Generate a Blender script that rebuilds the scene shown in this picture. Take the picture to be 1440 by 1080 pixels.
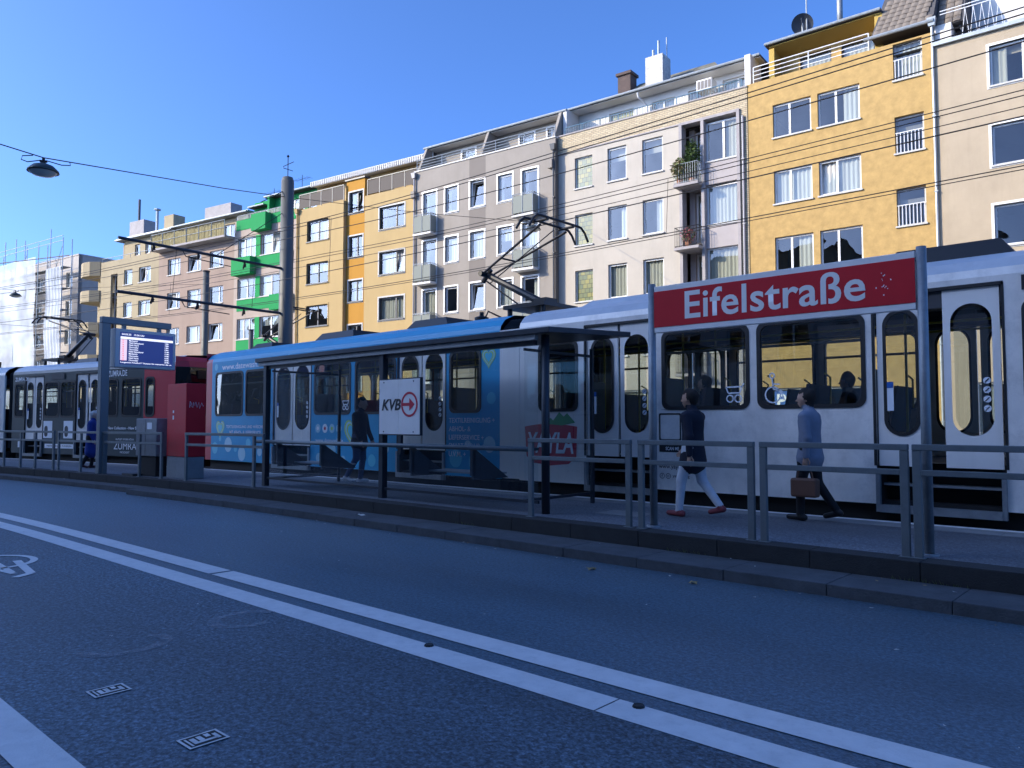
import bpy, bmesh, math, random
import numpy as np
from mathutils import Vector, Matrix
from mathutils.geometry import tessellate_polygon
random.seed(7)
for o in list(bpy.data.objects): bpy.data.objects.remove(o)
scene = bpy.context.scene
col = scene.collection
R = math.radians
# ------------------------------------------------------------------ camera
PSI = R(47.7); CAM_H = 1.537
PITCH = math.atan(56/1081)
cam = bpy.data.cameras.new('camera'); cam.sensor_width = 36; cam.lens = 1081/1440*36
cam.clip_start = .05; cam.clip_end = 3000
camo = bpy.data.objects.new('camera', cam); col.objects.link(camo)
camo.location = (0, 0, CAM_H)
camo.rotation_euler = (R(90)+PITCH, 0, R(90)-PSI)
scene.camera = camo
# ------------------------------------------------------------------ sky, sun, exposure
SUN_TRAVEL = Vector((.80, 1.0, -.56))
elev = math.asin(-SUN_TRAVEL.normalized().z)
to_sun = -SUN_TRAVEL
world = bpy.data.worlds.new('World'); scene.world = world; world.use_nodes = True
wn = world.node_tree
bg = wn.nodes['Background']
sky = wn.nodes.new('ShaderNodeTexSky'); sky.sky_type = 'NISHITA'; sky.sun_disc = False
sky.sun_elevation = elev
sky.sun_rotation = math.atan2(to_sun.x, to_sun.y)
sky.air_density = .55; sky.dust_density = 2.2; sky.ozone_density = 10.0; sky.altitude = 60
wn.links.new(sky.outputs[0], bg.inputs[0]); bg.inputs[1].default_value = .15
sun = bpy.data.lights.new('sun', 'SUN'); sun.energy = 2.0; sun.angle = R(.5); sun.color = (1, .86, .64)
suno = bpy.data.objects.new('sun', sun); col.objects.link(suno)
suno.rotation_euler = SUN_TRAVEL.to_track_quat('-Z', 'Y').to_euler()
vs = scene.view_settings
vs.view_transform = 'Standard'; vs.look = 'None'; vs.gamma = 1; vs.use_curve_mapping = False
vs.exposure = 1.58
# ------------------------------------------------------------------ helpers
PZ = .287                                   # platform height above the road
def D(X):                                   # the street bends towards the near side further along
    a = max(0, -X-11)
    return .0048*a*a if a < 23 else .0048*529+.2208*(a-23)
def heading(X):
    a = max(0, -X-11); return math.atan(.0096*min(a, 23))
def bend(X, t, z): return (X, t-D(X), z)

def tag(o, label=None, cat=None, group=None, kind=None):
    if label: o['label'] = label
    if cat: o['category'] = cat
    if group: o['group'] = group
    if kind: o['kind'] = kind
    return o
def empty(name, loc=(0, 0, 0), rz=0, label=None, cat=None, group=None):
    o = bpy.data.objects.new(name, None); col.objects.link(o)
    o.empty_display_size = .2
    o.location = loc; o.rotation_euler = (0, 0, rz)
    return tag(o, label, cat, group)
def link(name, me, parent=None, loc=None, rz=None):
    o = bpy.data.objects.new(name, me); col.objects.link(o)
    if parent is not None: o.parent = parent
    if loc is not None: o.location = loc
    if rz is not None: o.rotation_euler = (0, 0, rz)
    return o
class MB:
    def __init__(s): s.v = []; s.f = []; s.m = []
    def add(s, vs, fs, m=0):
        b = len(s.v); s.v += [tuple(v) for v in vs]
        for f in fs: s.f.append(tuple(b+i for i in f)); s.m.append(m)
        return s
    def quad(s, a, b, c, d, m=0): return s.add([a, b, c, d], [(0, 1, 2, 3)], m)
    def box(s, x0, x1, y0, y1, z0, z1, m=0):
        return s.add([(x0,y0,z0),(x1,y0,z0),(x1,y1,z0),(x0,y1,z0),(x0,y0,z1),(x1,y0,z1),(x1,y1,z1),(x0,y1,z1)],
                     [(0,3,2,1),(4,5,6,7),(0,1,5,4),(1,2,6,5),(2,3,7,6),(3,0,4,7)], m)
    def hexa(s, lo, hi, m=0):
        n = len(lo)
        fs = [tuple(range(n))[::-1], tuple(range(n, 2*n))]+[(i, (i+1) % n, n+(i+1) % n, n+i) for i in range(n)]
        return s.add(list(lo)+list(hi), fs, m)
    def prism(s, pts, y0, y1, m=0):          # pts in XZ, extruded along Y
        return s.hexa([(x, y0, z) for x, z in pts], [(x, y1, z) for x, z in pts], m)
    def bar(s, p, q, w, h=None, m=0):        # rectangular bar between two points
        h = h or w; p = Vector(p); q = Vector(q); d = (q-p).normalized()
        up = Vector((0, 0, 1)) if abs(d.z) < .95 else Vector((1, 0, 0))
        a = d.cross(up).normalized()*w/2; b = a.normalized().cross(d)*h/2
        o = [a+b, -a+b, -a-b, a-b]
        return s.hexa([p+k for k in o], [q+k for k in o], m)
    def tube(s, pts, r, n=8, m=0, cap=True):
        pts = [Vector(p) for p in pts]; rr = r if isinstance(r, (list, tuple)) else [r]*len(pts)
        b = len(s.v); ref = None
        for i, p in enumerate(pts):
            d = (pts[min(i+1, len(pts)-1)]-pts[max(i-1, 0)]).normalized()
            if ref is None: ref = Vector((0, 0, 1)) if abs(d.z) < .9 else Vector((1, 0, 0))
            a = d.cross(ref).normalized(); c = a.cross(d); ref = c
            for k in range(n):
                t = 2*math.pi*k/n; s.v.append(tuple(p+(a*math.cos(t)+c*math.sin(t))*rr[i]))
        for i in range(len(pts)-1):
            for k in range(n):
                k2 = (k+1) % n
                s.f.append((b+i*n+k, b+i*n+k2, b+(i+1)*n+k2, b+(i+1)*n+k)); s.m.append(m)
        if cap:
            s.f.append(tuple(b+k for k in range(n))[::-1]); s.m.append(m)
            s.f.append(tuple(b+(len(pts)-1)*n+k for k in range(n))); s.m.append(m)
        return s
    def lathe(s, prof, c=(0, 0, 0), n=20, m=0):
        b = len(s.v)
        for r, z in prof:
            for k in range(n):
                t = 2*math.pi*k/n; s.v.append((c[0]+r*math.cos(t), c[1]+r*math.sin(t), c[2]+z))
        for i in range(len(prof)-1):
            for k in range(n):
                k2 = (k+1) % n
                s.f.append((b+i*n+k, b+i*n+k2, b+(i+1)*n+k2, b+(i+1)*n+k)); s.m.append(m)
        return s
    def poly(s, loops, y, m=0):              # XZ polygon with holes at depth y
        vv = [Vector((x, z, 0)) for l in loops for x, z in l]
        tris = tessellate_polygon([[Vector((x, z, 0)) for x, z in l] for l in loops])
        return s.add([(v.x, y, v.y) for v in vv], [tuple(t) for t in tris], m)
    def mesh(s, name, mats, smooth=False):
        me = bpy.data.meshes.new(name); me.from_pydata(s.v, [], s.f)
        for m in (mats if isinstance(mats, (list, tuple)) else [mats]): me.materials.append(m)
        if any(s.m): me.polygons.foreach_set('material_index', s.m)
        bm = bmesh.new(); bm.from_mesh(me); bmesh.ops.recalc_face_normals(bm, faces=bm.faces); bm.to_mesh(me); bm.free()
        if smooth: me.polygons.foreach_set('use_smooth', [True]*len(me.polygons))
        me.update(); return me
    def build(s, name, mats, parent=None, loc=None, rz=None, smooth=False):
        return link(name, s.mesh(name, mats, smooth), parent, loc, rz)
def bevel(o, w=.01, n=2):
    md = o.modifiers.new('bevel', 'BEVEL'); md.width = w; md.segments = n; md.limit_method = 'ANGLE'; md.angle_limit = R(50)
    return o
def rrect(x0, x1, z0, z1, r, n=6):
    r = min(r, (x1-x0)/2-1e-4, (z1-z0)/2-1e-4); out = []
    for cx, cz, a in ((x1-r, z1-r, 0), (x0+r, z1-r, 90), (x0+r, z0+r, 180), (x1-r, z0+r, 270)):
        for k in range(n+1):
            t = R(a+90*k/n); out.append((cx+r*math.cos(t), cz+r*math.sin(t)))
    return out
def circ(cx, cz, r, n=24, ry=None): return [(cx+r*math.cos(2*math.pi*k/n), cz+(ry or r)*math.sin(2*math.pi*k/n)) for k in range(n)]
def inset(l, d):                             # shrink a convex-ish loop about its own edges
    cx = (min(p[0] for p in l)+max(p[0] for p in l))/2; cz = (min(p[1] for p in l)+max(p[1] for p in l))/2
    hx = max(p[0] for p in l)-cx; hz = max(p[1] for p in l)-cz
    return [(cx+(x-cx)*(hx-d)/hx, cz+(z-cz)*(hz-d)/hz) for x, z in l]
def copy_tree(o, parent=None):
    c = o.copy(); col.objects.link(c); c.parent = parent
    for ch in o.children: copy_tree(ch, c)
    return c
# ------------------------------------------------------------------ materials
def nodes(name):
    m = bpy.data.materials.new(name); m.use_nodes = True
    nt = m.node_tree; return m, nt, nt.nodes['Principled BSDF'], nt.links.new
def mat(name, c, rough=.6, metal=0, var=.0, vscale=1.5, bump=0, bscale=40, dirt=0, spec=.5, coat=0, streak=0):
    m, nt, p, L = nodes(name)
    p.inputs['Base Color'].default_value = (*c, 1); p.inputs['Roughness'].default_value = rough
    p.inputs['Metallic'].default_value = metal; p.inputs['Specular IOR Level'].default_value = spec
    if coat: p.inputs['Coat Weight'].default_value = coat; p.inputs['Coat Roughness'].default_value = .06
    tc = nt.nodes.new('ShaderNodeTexCoord')
    last = None
    if var or dirt or streak:
        n1 = nt.nodes.new('ShaderNodeTexNoise'); n1.inputs['Scale'].default_value = vscale; n1.inputs['Detail'].default_value = 9
        n1.inputs['Roughness'].default_value = .65
        L(tc.outputs['Object'], n1.inputs['Vector'])
        mr = nt.nodes.new('ShaderNodeMapRange'); mr.inputs[1].default_value = .3; mr.inputs[2].default_value = .72
        mr.inputs[3].default_value = 1-var; mr.inputs[4].default_value = 1+var*.6
        L(n1.outputs[0], mr.inputs[0])
        mx = nt.nodes.new('ShaderNodeMix'); mx.data_type = 'RGBA'; mx.blend_type = 'MULTIPLY'; mx.inputs[0].default_value = 1
        mx.inputs[6].default_value = (*c, 1); L(mr.outputs[0], mx.inputs[7]); last = mx.outputs[2]
        if dirt or streak:
            mp = nt.nodes.new('ShaderNodeMapping'); mp.inputs['Scale'].default_value = (1, 1, .12) if streak else (1, 1, 1)
            L(tc.outputs['Object'], mp.inputs['Vector'])
            n2 = nt.nodes.new('ShaderNodeTexNoise'); n2.inputs['Scale'].default_value = vscale*2.3; n2.inputs['Detail'].default_value = 12
            n2.inputs['Roughness'].default_value = .75; L(mp.outputs[0], n2.inputs['Vector'])
            m2 = nt.nodes.new('ShaderNodeMapRange'); m2.inputs[1].default_value = .5; m2.inputs[2].default_value = .75
            m2.inputs[3].default_value = 0; m2.inputs[4].default_value = max(dirt, streak); L(n2.outputs[0], m2.inputs[0])
            mz = nt.nodes.new('ShaderNodeMix'); mz.data_type = 'RGBA'; L(m2.outputs[0], mz.inputs[0]); L(last, mz.inputs[6])
            mz.inputs[7].default_value = (c[0]*.35, c[1]*.35, c[2]*.36, 1); last = mz.outputs[2]
        L(last, p.inputs['Base Color'])
        rr = nt.nodes.new('ShaderNodeMapRange'); rr.inputs[3].default_value = max(0, rough-.08); rr.inputs[4].default_value = min(1, rough+.12)
        L(n1.outputs[0], rr.inputs[0]); L(rr.outputs[0], p.inputs['Roughness'])
    if bump:
        n3 = nt.nodes.new('ShaderNodeTexNoise'); n3.inputs['Scale'].default_value = bscale; n3.inputs['Detail'].default_value = 6
        L(tc.outputs['Object'], n3.inputs['Vector'])
        b = nt.nodes.new('ShaderNodeBump'); b.inputs['Strength'].default_value = bump; b.inputs['Distance'].default_value = .02
        L(n3.outputs[0], b.inputs['Height']); L(b.outputs[0], p.inputs['Normal'])
    return m
def glass(name, tint=(.8, .85, .85), base=.1, gain=1.2, rough=.01, wob=.02, wscale=1.2):
    m, nt, p, L = nodes(name); nt.nodes.remove(p)
    out = nt.nodes['Material Output']
    tr = nt.nodes.new('ShaderNodeBsdfTransparent'); tr.inputs[0].default_value = (*tint, 1)
    gl = nt.nodes.new('ShaderNodeBsdfGlossy'); gl.inputs['Roughness'].default_value = rough; gl.inputs[0].default_value = (.95, .97, 1, 1)
    lw = nt.nodes.new('ShaderNodeLayerWeight'); lw.inputs[0].default_value = .5
    pw = nt.nodes.new('ShaderNodeMath'); pw.operation = 'POWER'; pw.inputs[1].default_value = 4.0; L(lw.outputs['Facing'], pw.inputs[0])
    ma = nt.nodes.new('ShaderNodeMath'); ma.operation = 'MULTIPLY_ADD'; ma.inputs[1].default_value = gain; ma.inputs[2].default_value = base; ma.use_clamp = True
    L(pw.outputs[0], ma.inputs[0])
    mx = nt.nodes.new('ShaderNodeMixShader'); L(ma.outputs[0], mx.inputs[0]); L(tr.outputs[0], mx.inputs[1]); L(gl.outputs[0], mx.inputs[2])
    L(mx.outputs[0], out.inputs[0])
    if wob:
        tc = nt.nodes.new('ShaderNodeTexCoord'); n = nt.nodes.new('ShaderNodeTexNoise'); n.inputs['Scale'].default_value = wscale; n.inputs['Detail'].default_value = 1
        L(tc.outputs['Object'], n.inputs['Vector'])
        b = nt.nodes.new('ShaderNodeBump'); b.inputs['Strength'].default_value = wob; b.inputs['Distance'].default_value = .3
        L(n.outputs[0], b.inputs['Height']); L(b.outputs[0], gl.inputs['Normal'])
    return m
def asphalt(name, c, speck, rough, vs=1.0):
    m, nt, p, L = nodes(name)
    tc = nt.nodes.new('ShaderNodeTexCoord')
    big = nt.nodes.new('ShaderNodeTexNoise'); big.inputs['Scale'].default_value = .35*vs; big.inputs['Detail'].default_value = 6
    mp = nt.nodes.new('ShaderNodeMapping'); mp.inputs['Scale'].default_value = (.25, 1.2, 1); L(tc.outputs['Object'], mp.inputs[0]); L(mp.outputs[0], big.inputs['Vector'])
    fine = nt.nodes.new('ShaderNodeTexVoronoi'); fine.inputs['Scale'].default_value = 95; L(tc.outputs['Object'], fine.inputs['Vector'])
    mid = nt.nodes.new('ShaderNodeTexNoise'); mid.inputs['Scale'].default_value = 34; mid.inputs['Detail'].default_value = 5; L(tc.outputs['Object'], mid.inputs['Vector'])
    r1 = nt.nodes.new('ShaderNodeMapRange'); r1.inputs[1].default_value = .3; r1.inputs[2].default_value = .7; r1.inputs[3].default_value = .62; r1.inputs[4].default_value = 1.42; L(big.outputs[0], r1.inputs[0])
    r2 = nt.nodes.new('ShaderNodeMapRange'); r2.inputs[1].default_value = .3; r2.inputs[2].default_value = .7; r2.inputs[3].default_value = 1-speck; r2.inputs[4].default_value = 1+speck; L(mid.outputs[0], r2.inputs[0])
    sep = nt.nodes.new('ShaderNodeSeparateColor'); L(fine.outputs['Color'], sep.inputs[0])
    r3 = nt.nodes.new('ShaderNodeMapRange'); r3.inputs[1].default_value = .0; r3.inputs[2].default_value = 1; r3.inputs[3].default_value = 1-speck*.8; r3.inputs[4].default_value = 1+speck*.8; L(sep.outputs[0], r3.inputs[0])
    a = nt.nodes.new('ShaderNodeMath'); a.operation = 'MULTIPLY'; L(r1.outputs[0], a.inputs[0]); L(r2.outputs[0], a.inputs[1])
    b = nt.nodes.new('ShaderNodeMath'); b.operation = 'MULTIPLY'; L(a.outputs[0], b.inputs[0]); L(r3.outputs[0], b.inputs[1])
    mx = nt.nodes.new('ShaderNodeMix'); mx.data_type = 'RGBA'; mx.blend_type = 'MULTIPLY'; mx.inputs[0].default_value = 1; mx.inputs[6].default_value = (*c, 1); L(b.outputs[0], mx.inputs[7])
    L(mx.outputs[2], p.inputs['Base Color'])
    rg = nt.nodes.new('ShaderNodeMapRange'); rg.inputs[3].default_value = rough-.12; rg.inputs[4].default_value = rough+.12; L(big.outputs[0], rg.inputs[0]); L(rg.outputs[0], p.inputs['Roughness'])
    bu = nt.nodes.new('ShaderNodeBump'); bu.inputs['Strength'].default_value = .5; bu.inputs['Distance'].default_value = .004; L(fine.outputs['Distance'], bu.inputs['Height']); L(bu.outputs[0], p.inputs['Normal'])
    return m
def brickmat(name, c1, c2, mortar, scale=1.0):
    m, nt, p, L = nodes(name)
    tc = nt.nodes.new('ShaderNodeTexCoord'); mp = nt.nodes.new('ShaderNodeMapping'); mp.inputs['Rotation'].default_value = (R(90), 0, 0)
    L(tc.outputs['Object'], mp.inputs[0])
    b = nt.nodes.new('ShaderNodeTexBrick'); b.inputs['Scale'].default_value = scale; b.inputs['Brick Width'].default_value = .26; b.inputs['Row Height'].default_value = .085
    b.inputs['Mortar Size'].default_value = .009; b.inputs['Color1'].default_value = (*c1, 1); b.inputs['Color2'].default_value = (*c2, 1); b.inputs['Mortar'].default_value = (*mortar, 1)
    L(mp.outputs[0], b.inputs['Vector']); L(b.outputs[0], p.inputs['Base Color']); p.inputs['Roughness'].default_value = .85
    bu = nt.nodes.new('ShaderNodeBump'); bu.inputs['Strength'].default_value = .5; bu.inputs['Distance'].default_value = .01; bu.invert = True
    L(b.outputs['Fac'], bu.inputs['Height']); L(bu.outputs[0], p.inputs['Normal'])
    return m
M = {}
M['road'] = asphalt('road_asphalt', (.074, .120, .152), .38, .50)
M['bike'] = asphalt('bike_lane_asphalt', (.068, .100, .124), .7, .6, 1.6)
M['platform'] = asphalt('platform_asphalt', (.12, .13, .145), .40, .72, 2)
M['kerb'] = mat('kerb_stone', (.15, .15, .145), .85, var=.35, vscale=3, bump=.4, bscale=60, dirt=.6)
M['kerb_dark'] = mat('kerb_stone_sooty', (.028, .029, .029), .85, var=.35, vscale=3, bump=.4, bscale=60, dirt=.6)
M['ledge'] = mat('ledge_stone', (.080, .088, .095), .85, var=.35, vscale=3, bump=.4, bscale=60, dirt=.5)
M['slab'] = mat('concrete_slab', (.24, .24, .235), .85, var=.25, vscale=2.5, bump=.3, bscale=70, dirt=.4)
M['paint'] = mat('road_paint', (.74, .71, .67), .6, var=.12, vscale=5, bump=.2, bscale=90, dirt=.28)
M['chalk'] = mat('worn_paint', (.26, .28, .30), .85, var=.5, vscale=14, dirt=.5)
def worn(name, c, lo, hi, scale):
    m = mat(name, c, .8, var=.3, vscale=12); nt = m.node_tree; L = nt.links.new; out = nt.nodes['Material Output']; p = nt.nodes['Principled BSDF']
    tr = nt.nodes.new('ShaderNodeBsdfTransparent'); mx = nt.nodes.new('ShaderNodeMixShader'); tc = nt.nodes.new('ShaderNodeTexCoord')
    n = nt.nodes.new('ShaderNodeTexNoise'); n.inputs['Scale'].default_value = scale; n.inputs['Detail'].default_value = 10; n.inputs['Roughness'].default_value = .8; L(tc.outputs['Object'], n.inputs['Vector'])
    r = nt.nodes.new('ShaderNodeMapRange'); r.inputs[1].default_value = lo; r.inputs[2].default_value = hi; L(n.outputs[0], r.inputs[0]); L(r.outputs[0], mx.inputs[0]); L(tr.outputs[0], mx.inputs[1]); L(p.outputs[0], mx.inputs[2]); L(mx.outputs[0], out.inputs[0]); return m
M['chalk'] = worn('worn_scuff', (.34, .36, .38), .36, .72, 16)
M['stencil'] = worn('worn_stencil_paint', (.74, .72, .68), .24, .44, 22)
M['steel'] = mat('galvanised_steel', (.30, .32, .33), .5, .55, var=.2, vscale=6, dirt=.3)
M['rail_grey'] = mat('railing_paint', (.15, .175, .18), .5, .2, var=.18, vscale=5, dirt=.35)
M['dark_metal'] = mat('dark_painted_metal', (.028, .036, .048), .42, .3, var=.15, vscale=5)
M['black'] = mat('black_rubber', (.012, .012, .013), .55)
M['blackmetal'] = mat('black_metal', (.016, .017, .019), .45, .3)
M['under'] = mat('underframe', (.018, .017, .016), .8, var=.3, vscale=4)
M['red_sign'] = mat('red_enamel', (.62, .020, .030), .5, var=.08, vscale=2, dirt=.12, spec=.25)
M['white_sign'] = mat('white_enamel', (.88, .84, .78), .35, var=.05, vscale=2, dirt=.12)
M['white'] = mat('white_paint', (.80, .80, .79), .45)
M['tram_white'] = mat('tram_white', (.87, .82, .75), .3, var=.06, vscale=.9, coat=.25, dirt=.16, streak=.16)
M['tram_grime'] = mat('tram_lower_white', (.86, .81, .74), .35, var=.2, vscale=1.6, coat=.2, dirt=.4)
M['tram_blue'] = mat('tram_blue', (.018, .33, .58), .42, var=.10, vscale=.6, coat=.04, dirt=.10, spec=.35)
M['tram_roof'] = mat('tram_roof_paint', (.50, .53, .56), .38, var=.12, vscale=1.5, dirt=.25)
M['tram_red'] = mat('tram_red', (.50, .018, .035), .4, var=.06, vscale=1, coat=.08)
M['tram_dark'] = mat('tram_dark_teal', (.016, .036, .043), .42, var=.1, vscale=1, coat=.05)
M['bubble'] = mat('pale_blue_print', (.34, .62, .72), .35)
M['bubble2'] = mat('mid_blue_print', (.09, .52, .68), .35)
M['print_white'] = mat('white_print', (.84, .86, .88), .4)
M['print_black'] = mat('black_print', (.015, .015, .018), .4)
M['print_red'] = mat('red_print', (.55, .015, .045), .4)
M['print_green'] = mat('green_print', (.03, .30, .10), .4)
M['print_lime'] = mat('lime_print', (.42, .62, .10), .4)
M['print_pblue'] = mat('blue_print', (.02, .12, .42), .4)
M['interior'] = mat('tram_interior', (.16, .17, .18), .6)
M['int_floor'] = mat('tram_floor', (.06, .06, .065), .7)
M['int_dark'] = mat('tram_partition', (.05, .05, .055), .6)
M['seat_red'] = mat('seat_fabric', (.035, .03, .045), .8)
M['handrail'] = mat('yellow_handrail', (.55, .42, .05), .4)
M['tglass'] = glass('tram_glass', (.66, .72, .70), .09, .9, .01, .03, .8)
M['sglass'] = glass('shelter_glass', (.90, .94, .95), .06, .9, .015, .01)
M['wglass'] = glass('window_glass', (.74, .79, .78), .075, .55, .01, .05, .9)
M['stained'] = None
M['frame_w'] = mat('white_upvc', (.68, .67, .64), .4)
M['frame_d'] = mat('anthracite_frame', (.045, .05, .058), .45)
M['sill'] = mat('pale_sill', (.50, .49, .46), .6, var=.15, vscale=4)
M['curtain'] = mat('net_curtain', (.56, .54, .49), .9)
M['curtain_c'] = mat('cream_curtain', (.50, .46, .37), .9)
M['room'] = mat('room_wall', (.22, .20, .18), .9)
M['zinc'] = mat('zinc_gutter', (.36, .39, .40), .45, .5, var=.15, vscale=5)
M['pipe'] = mat('downpipe', (.30, .29, .30), .5, .3)
M['roofing'] = mat('roof_felt', (.085, .08, .08), .9, var=.2, vscale=2)
M['white_soffit'] = mat('white_render', (.66, .64, .60), .8, var=.06, vscale=1)
# ------------------------------------------------------------------ setting: ground, road, platform, tracks
def xs_range(a, b, step):
    n = max(1, int(round((b-a)/step))); return [a+(b-a)*i/n for i in range(n+1)]
def strip(t0, t1, z, X0, X1, step=1.0):
    mb = MB(); xs = xs_range(X0, X1, step)
    for a, b in zip(xs, xs[1:]): mb.quad(bend(a, t0, z), bend(b, t0, z), bend(b, t1, z), bend(a, t1, z))
    return mb
road = MB().quad((-600, -500, 0), (500, -500, 0), (500, 700, 0), (-600, 700, 0)).build('road', M['road']); tag(road, kind='structure')
bike = strip(-1.6, 3.40, .004, -60, 25).build('bike_lane', M['bike']); tag(bike, kind='structure')
def mark(name, pts, parent, z, m='paint'):
    n = len(pts); return MB().add([(x, y, z) for x, y in pts], [tuple(range(n))]).build(name, M[m], parent)
def line(t0, t1, X0, X1, parent, z):
    return strip(t0, t1, z, X0, X1).build('lane_line', M['paint'], parent)
line(3.80, 4.04, -7.60, 20, road, .005); line(3.80, 4.04, -60, -7.66, road, .005)
line(3.395, 3.63, -60, -2.50, road, .0075); line(3.395, 3.63, -2.49, 20, road, .0075)
line(1.10, 1.315, -60, 20, bike, .009)
# the bicycle symbol at the left edge of the bike lane: ring wheels and a frame
def ring_mark(cx, cy, rx, ry, w, a0=0, a1=360, z=.0095, m='paint', name='bicycle_symbol', parent=bike, n=40):
    mb = MB(); v = []; f = []
    for i in range(n+1):
        t = R(a0+(a1-a0)*i/n)
        for k in (-.5, .5): v.append((cx+(rx+k*w)*math.cos(t), cy+(ry+k*w)*math.sin(t), z))
    for i in range(n): f.append((2*i, 2*i+1, 2*i+3, 2*i+2))
    return mb.add(v, f).build(name, M[m], parent)
def stroke_mark(pts, w, z=.0095, m='paint', name='bicycle_symbol', parent=bike):
    mb = MB()
    for (x0, y0), (x1, y1) in zip(pts, pts[1:]):
        z += .0003; d = Vector((x1-x0, y1-y0)).normalized(); n = Vector((-d.y, d.x))*w/2
        mb.quad((x0-n.x, y0-n.y, z), (x1-n.x, y1-n.y, z), (x1+n.x, y1+n.y, z), (x0+n.x, y0+n.y, z))
    return mb.build(name, M[m], parent)
ring_mark(-10.05, 2.42, .50, .46, .075, -50, 195)
stroke_mark([(-9.95, 2.70), (-9.02, 2.58), (-8.88, 2.40)], .085)
stroke_mark([(-9.9, 2.50), (-9.2, 2.46)], .06, .0092); stroke_mark([(-9.75, 2.36), (-9.12, 2.45)], .06, .0090)
ring_mark(-10.05, 1.62, .50, .46, .075, 20, 330)
# faint tyre scuffs and two stencils
ring_mark(-5.62, 2.20, .20, .27, .085, -100, 130, .0088, 'chalk', 'tyre_scuff', n=24)
ring_mark(-5.66, 3.12, .22, .25, .085, 100, 375, .0088, 'chalk', 'tyre_scuff', n=24)
for (cx, cy) in ((-4.74, 1.77), (-3.68, 1.815)):
    s = MB()
    for x0, x1, y0, y1 in ((-.10, .10, -.075, -.062), (-.10, .10, .062, .075), (-.10, -.087, -.062, .062), (.087, .10, -.062, .062),
                           (-.055, -.03, -.04, .035), (-.02, .005, -.045, .02), (-.03, .06, .015, .035), (.02, .045, -.05, -.01), (.055, .075, -.03, .04), (-.075, -.065, -.05, .05)):
        s.quad((cx+y0, cy+x0, .0094), (cx+y1, cy+x0, .0094), (cx+y1, cy+x1, .0094), (cx+y0, cy+x1, .0094))
    s.build('pavement_stencil', M['stencil'], bike)
    MB().quad((cx-.07, cy-.095, .0090), (cx+.07, cy-.095, .0090), (cx+.07, cy+.095, .0090), (cx-.07, cy+.095, .0090)).build('stencil_ground', M['kerb_dark'], bike)
# road studs on the stripes
for x in (-4.05, -2.35, -.9):
    MB().lathe([(0, .012), (.03, .012), (.035, 0)], (x, 3.60, .0078), 10).build('road_stud', M['kerb_dark'], road)
# platform with kerb stones, lower ledge and edge slabs
plat = strip(7.98, 10.10, PZ, -62, 16).build('platform', M['platform']); tag(plat, kind='structure')
def bent_stone(t0, t1, z0, z1, a, b, name, m, parent, gap=.0022, jit=.0022):
    a += gap; b -= gap; dz = random.uniform(-jit, jit); dt = random.uniform(-jit, jit)
    lo = [bend(a, t0+dt, z0), bend(b, t0+dt, z0), bend(b, t1+dt, z0), bend(a, t1+dt, z0)]
    hi = [(x, y, z1+dz) for x, y, _ in lo]
    o = MB().hexa(lo, hi).build(name, M[m], parent); return bevel(o, .007, 2)
xs = xs_range(-46, 7, 1.0)
for a, b in zip(xs, xs[1:]):
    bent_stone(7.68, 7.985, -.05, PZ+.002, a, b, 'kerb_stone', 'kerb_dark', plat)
    w = 7.03 if a > -18.6 else 7.26
    bent_stone(w, 7.675, -.05, .11, a+.4, b+.4, 'ledge_stone', 'ledge', plat)
    if a > -36: bent_stone(10.105, 10.50, -.05, PZ+.001, a+.2, b+.2, 'edge_slab', 'slab', plat)
for k, (t0, t1, z1, m) in enumerate(((10.505, 10.64, PZ+.003, 'paint'),)):
    s = MB(); q = xs_range(-62, 16, 1)
    for a, b in zip(q, q[1:]):
        s.hexa([bend(a, t0, -.05), bend(b, t0, -.05), bend(b, t1, -.05), bend(a, t1, -.05)], [bend(a, t0, z1), bend(b, t0, z1), bend(b, t1, z1), bend(a, t1, z1)])
    s.build('edge_strip', M[m], plat)
# access covers let into the platform
for (x, t) in ((-6.1, 9.05), (-16.1, 9.2)):
    c = MB().box(-.35, .35, -.25, .25, 0, .004).build('access_cover', M['slab'], plat, (x, t-D(x), PZ+.001))
# rails and the far side of the street
track = strip(10.66, 17.6, .012, -90, 30).build('track_bed', mat('track_paving', (.075, .073, .07), .85, var=.3, vscale=2, dirt=.4)); tag(track, kind='structure')
for t in (11.35, 12.80, 14.75, 16.20):
    s = MB(); q = xs_range(-90, 30, 2)
    for a, b in zip(q, q[1:]): s.hexa([bend(a, t-.03, .01), bend(b, t-.03, .01), bend(b, t+.03, .01), bend(a, t+.03, .01)], [bend(a, t-.03, .03), bend(b, t-.03, .03), bend(b, t+.03, .03), bend(a, t+.03, .03)])
    s.build('rail', M['steel'], track)
def slabrun(t0, t1, z, X0, X1):
    s = MB(); q = xs_range(X0, X1, 2)
    for a, b in zip(q, q[1:]): s.hexa([bend(a, t0, -.05), bend(b, t0, -.05), bend(b, t1, -.05), bend(a, t1, -.05)], [bend(a, t0, z), bend(b, t0, z), bend(b, t1, z), bend(a, t1, z)])
    return s
tag(slabrun(17.7, 20.4, PZ, -62, 16).build('far_platform', M['platform']), kind='structure')
tag(MB().hexa([(-62, 19.5, -.05), (16, 27.6, -.05), (16, 45, -.05), (-62, 45, -.05)], [(-62, 19.5, .12), (16, 27.6, .12), (16, 45, .12), (-62, 45, .12)]).build('far_pavement', mat('pavement_slabs', (.26, .25, .235), .85, var=.2, vscale=1.5, dirt=.3)), kind='structure')
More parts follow.
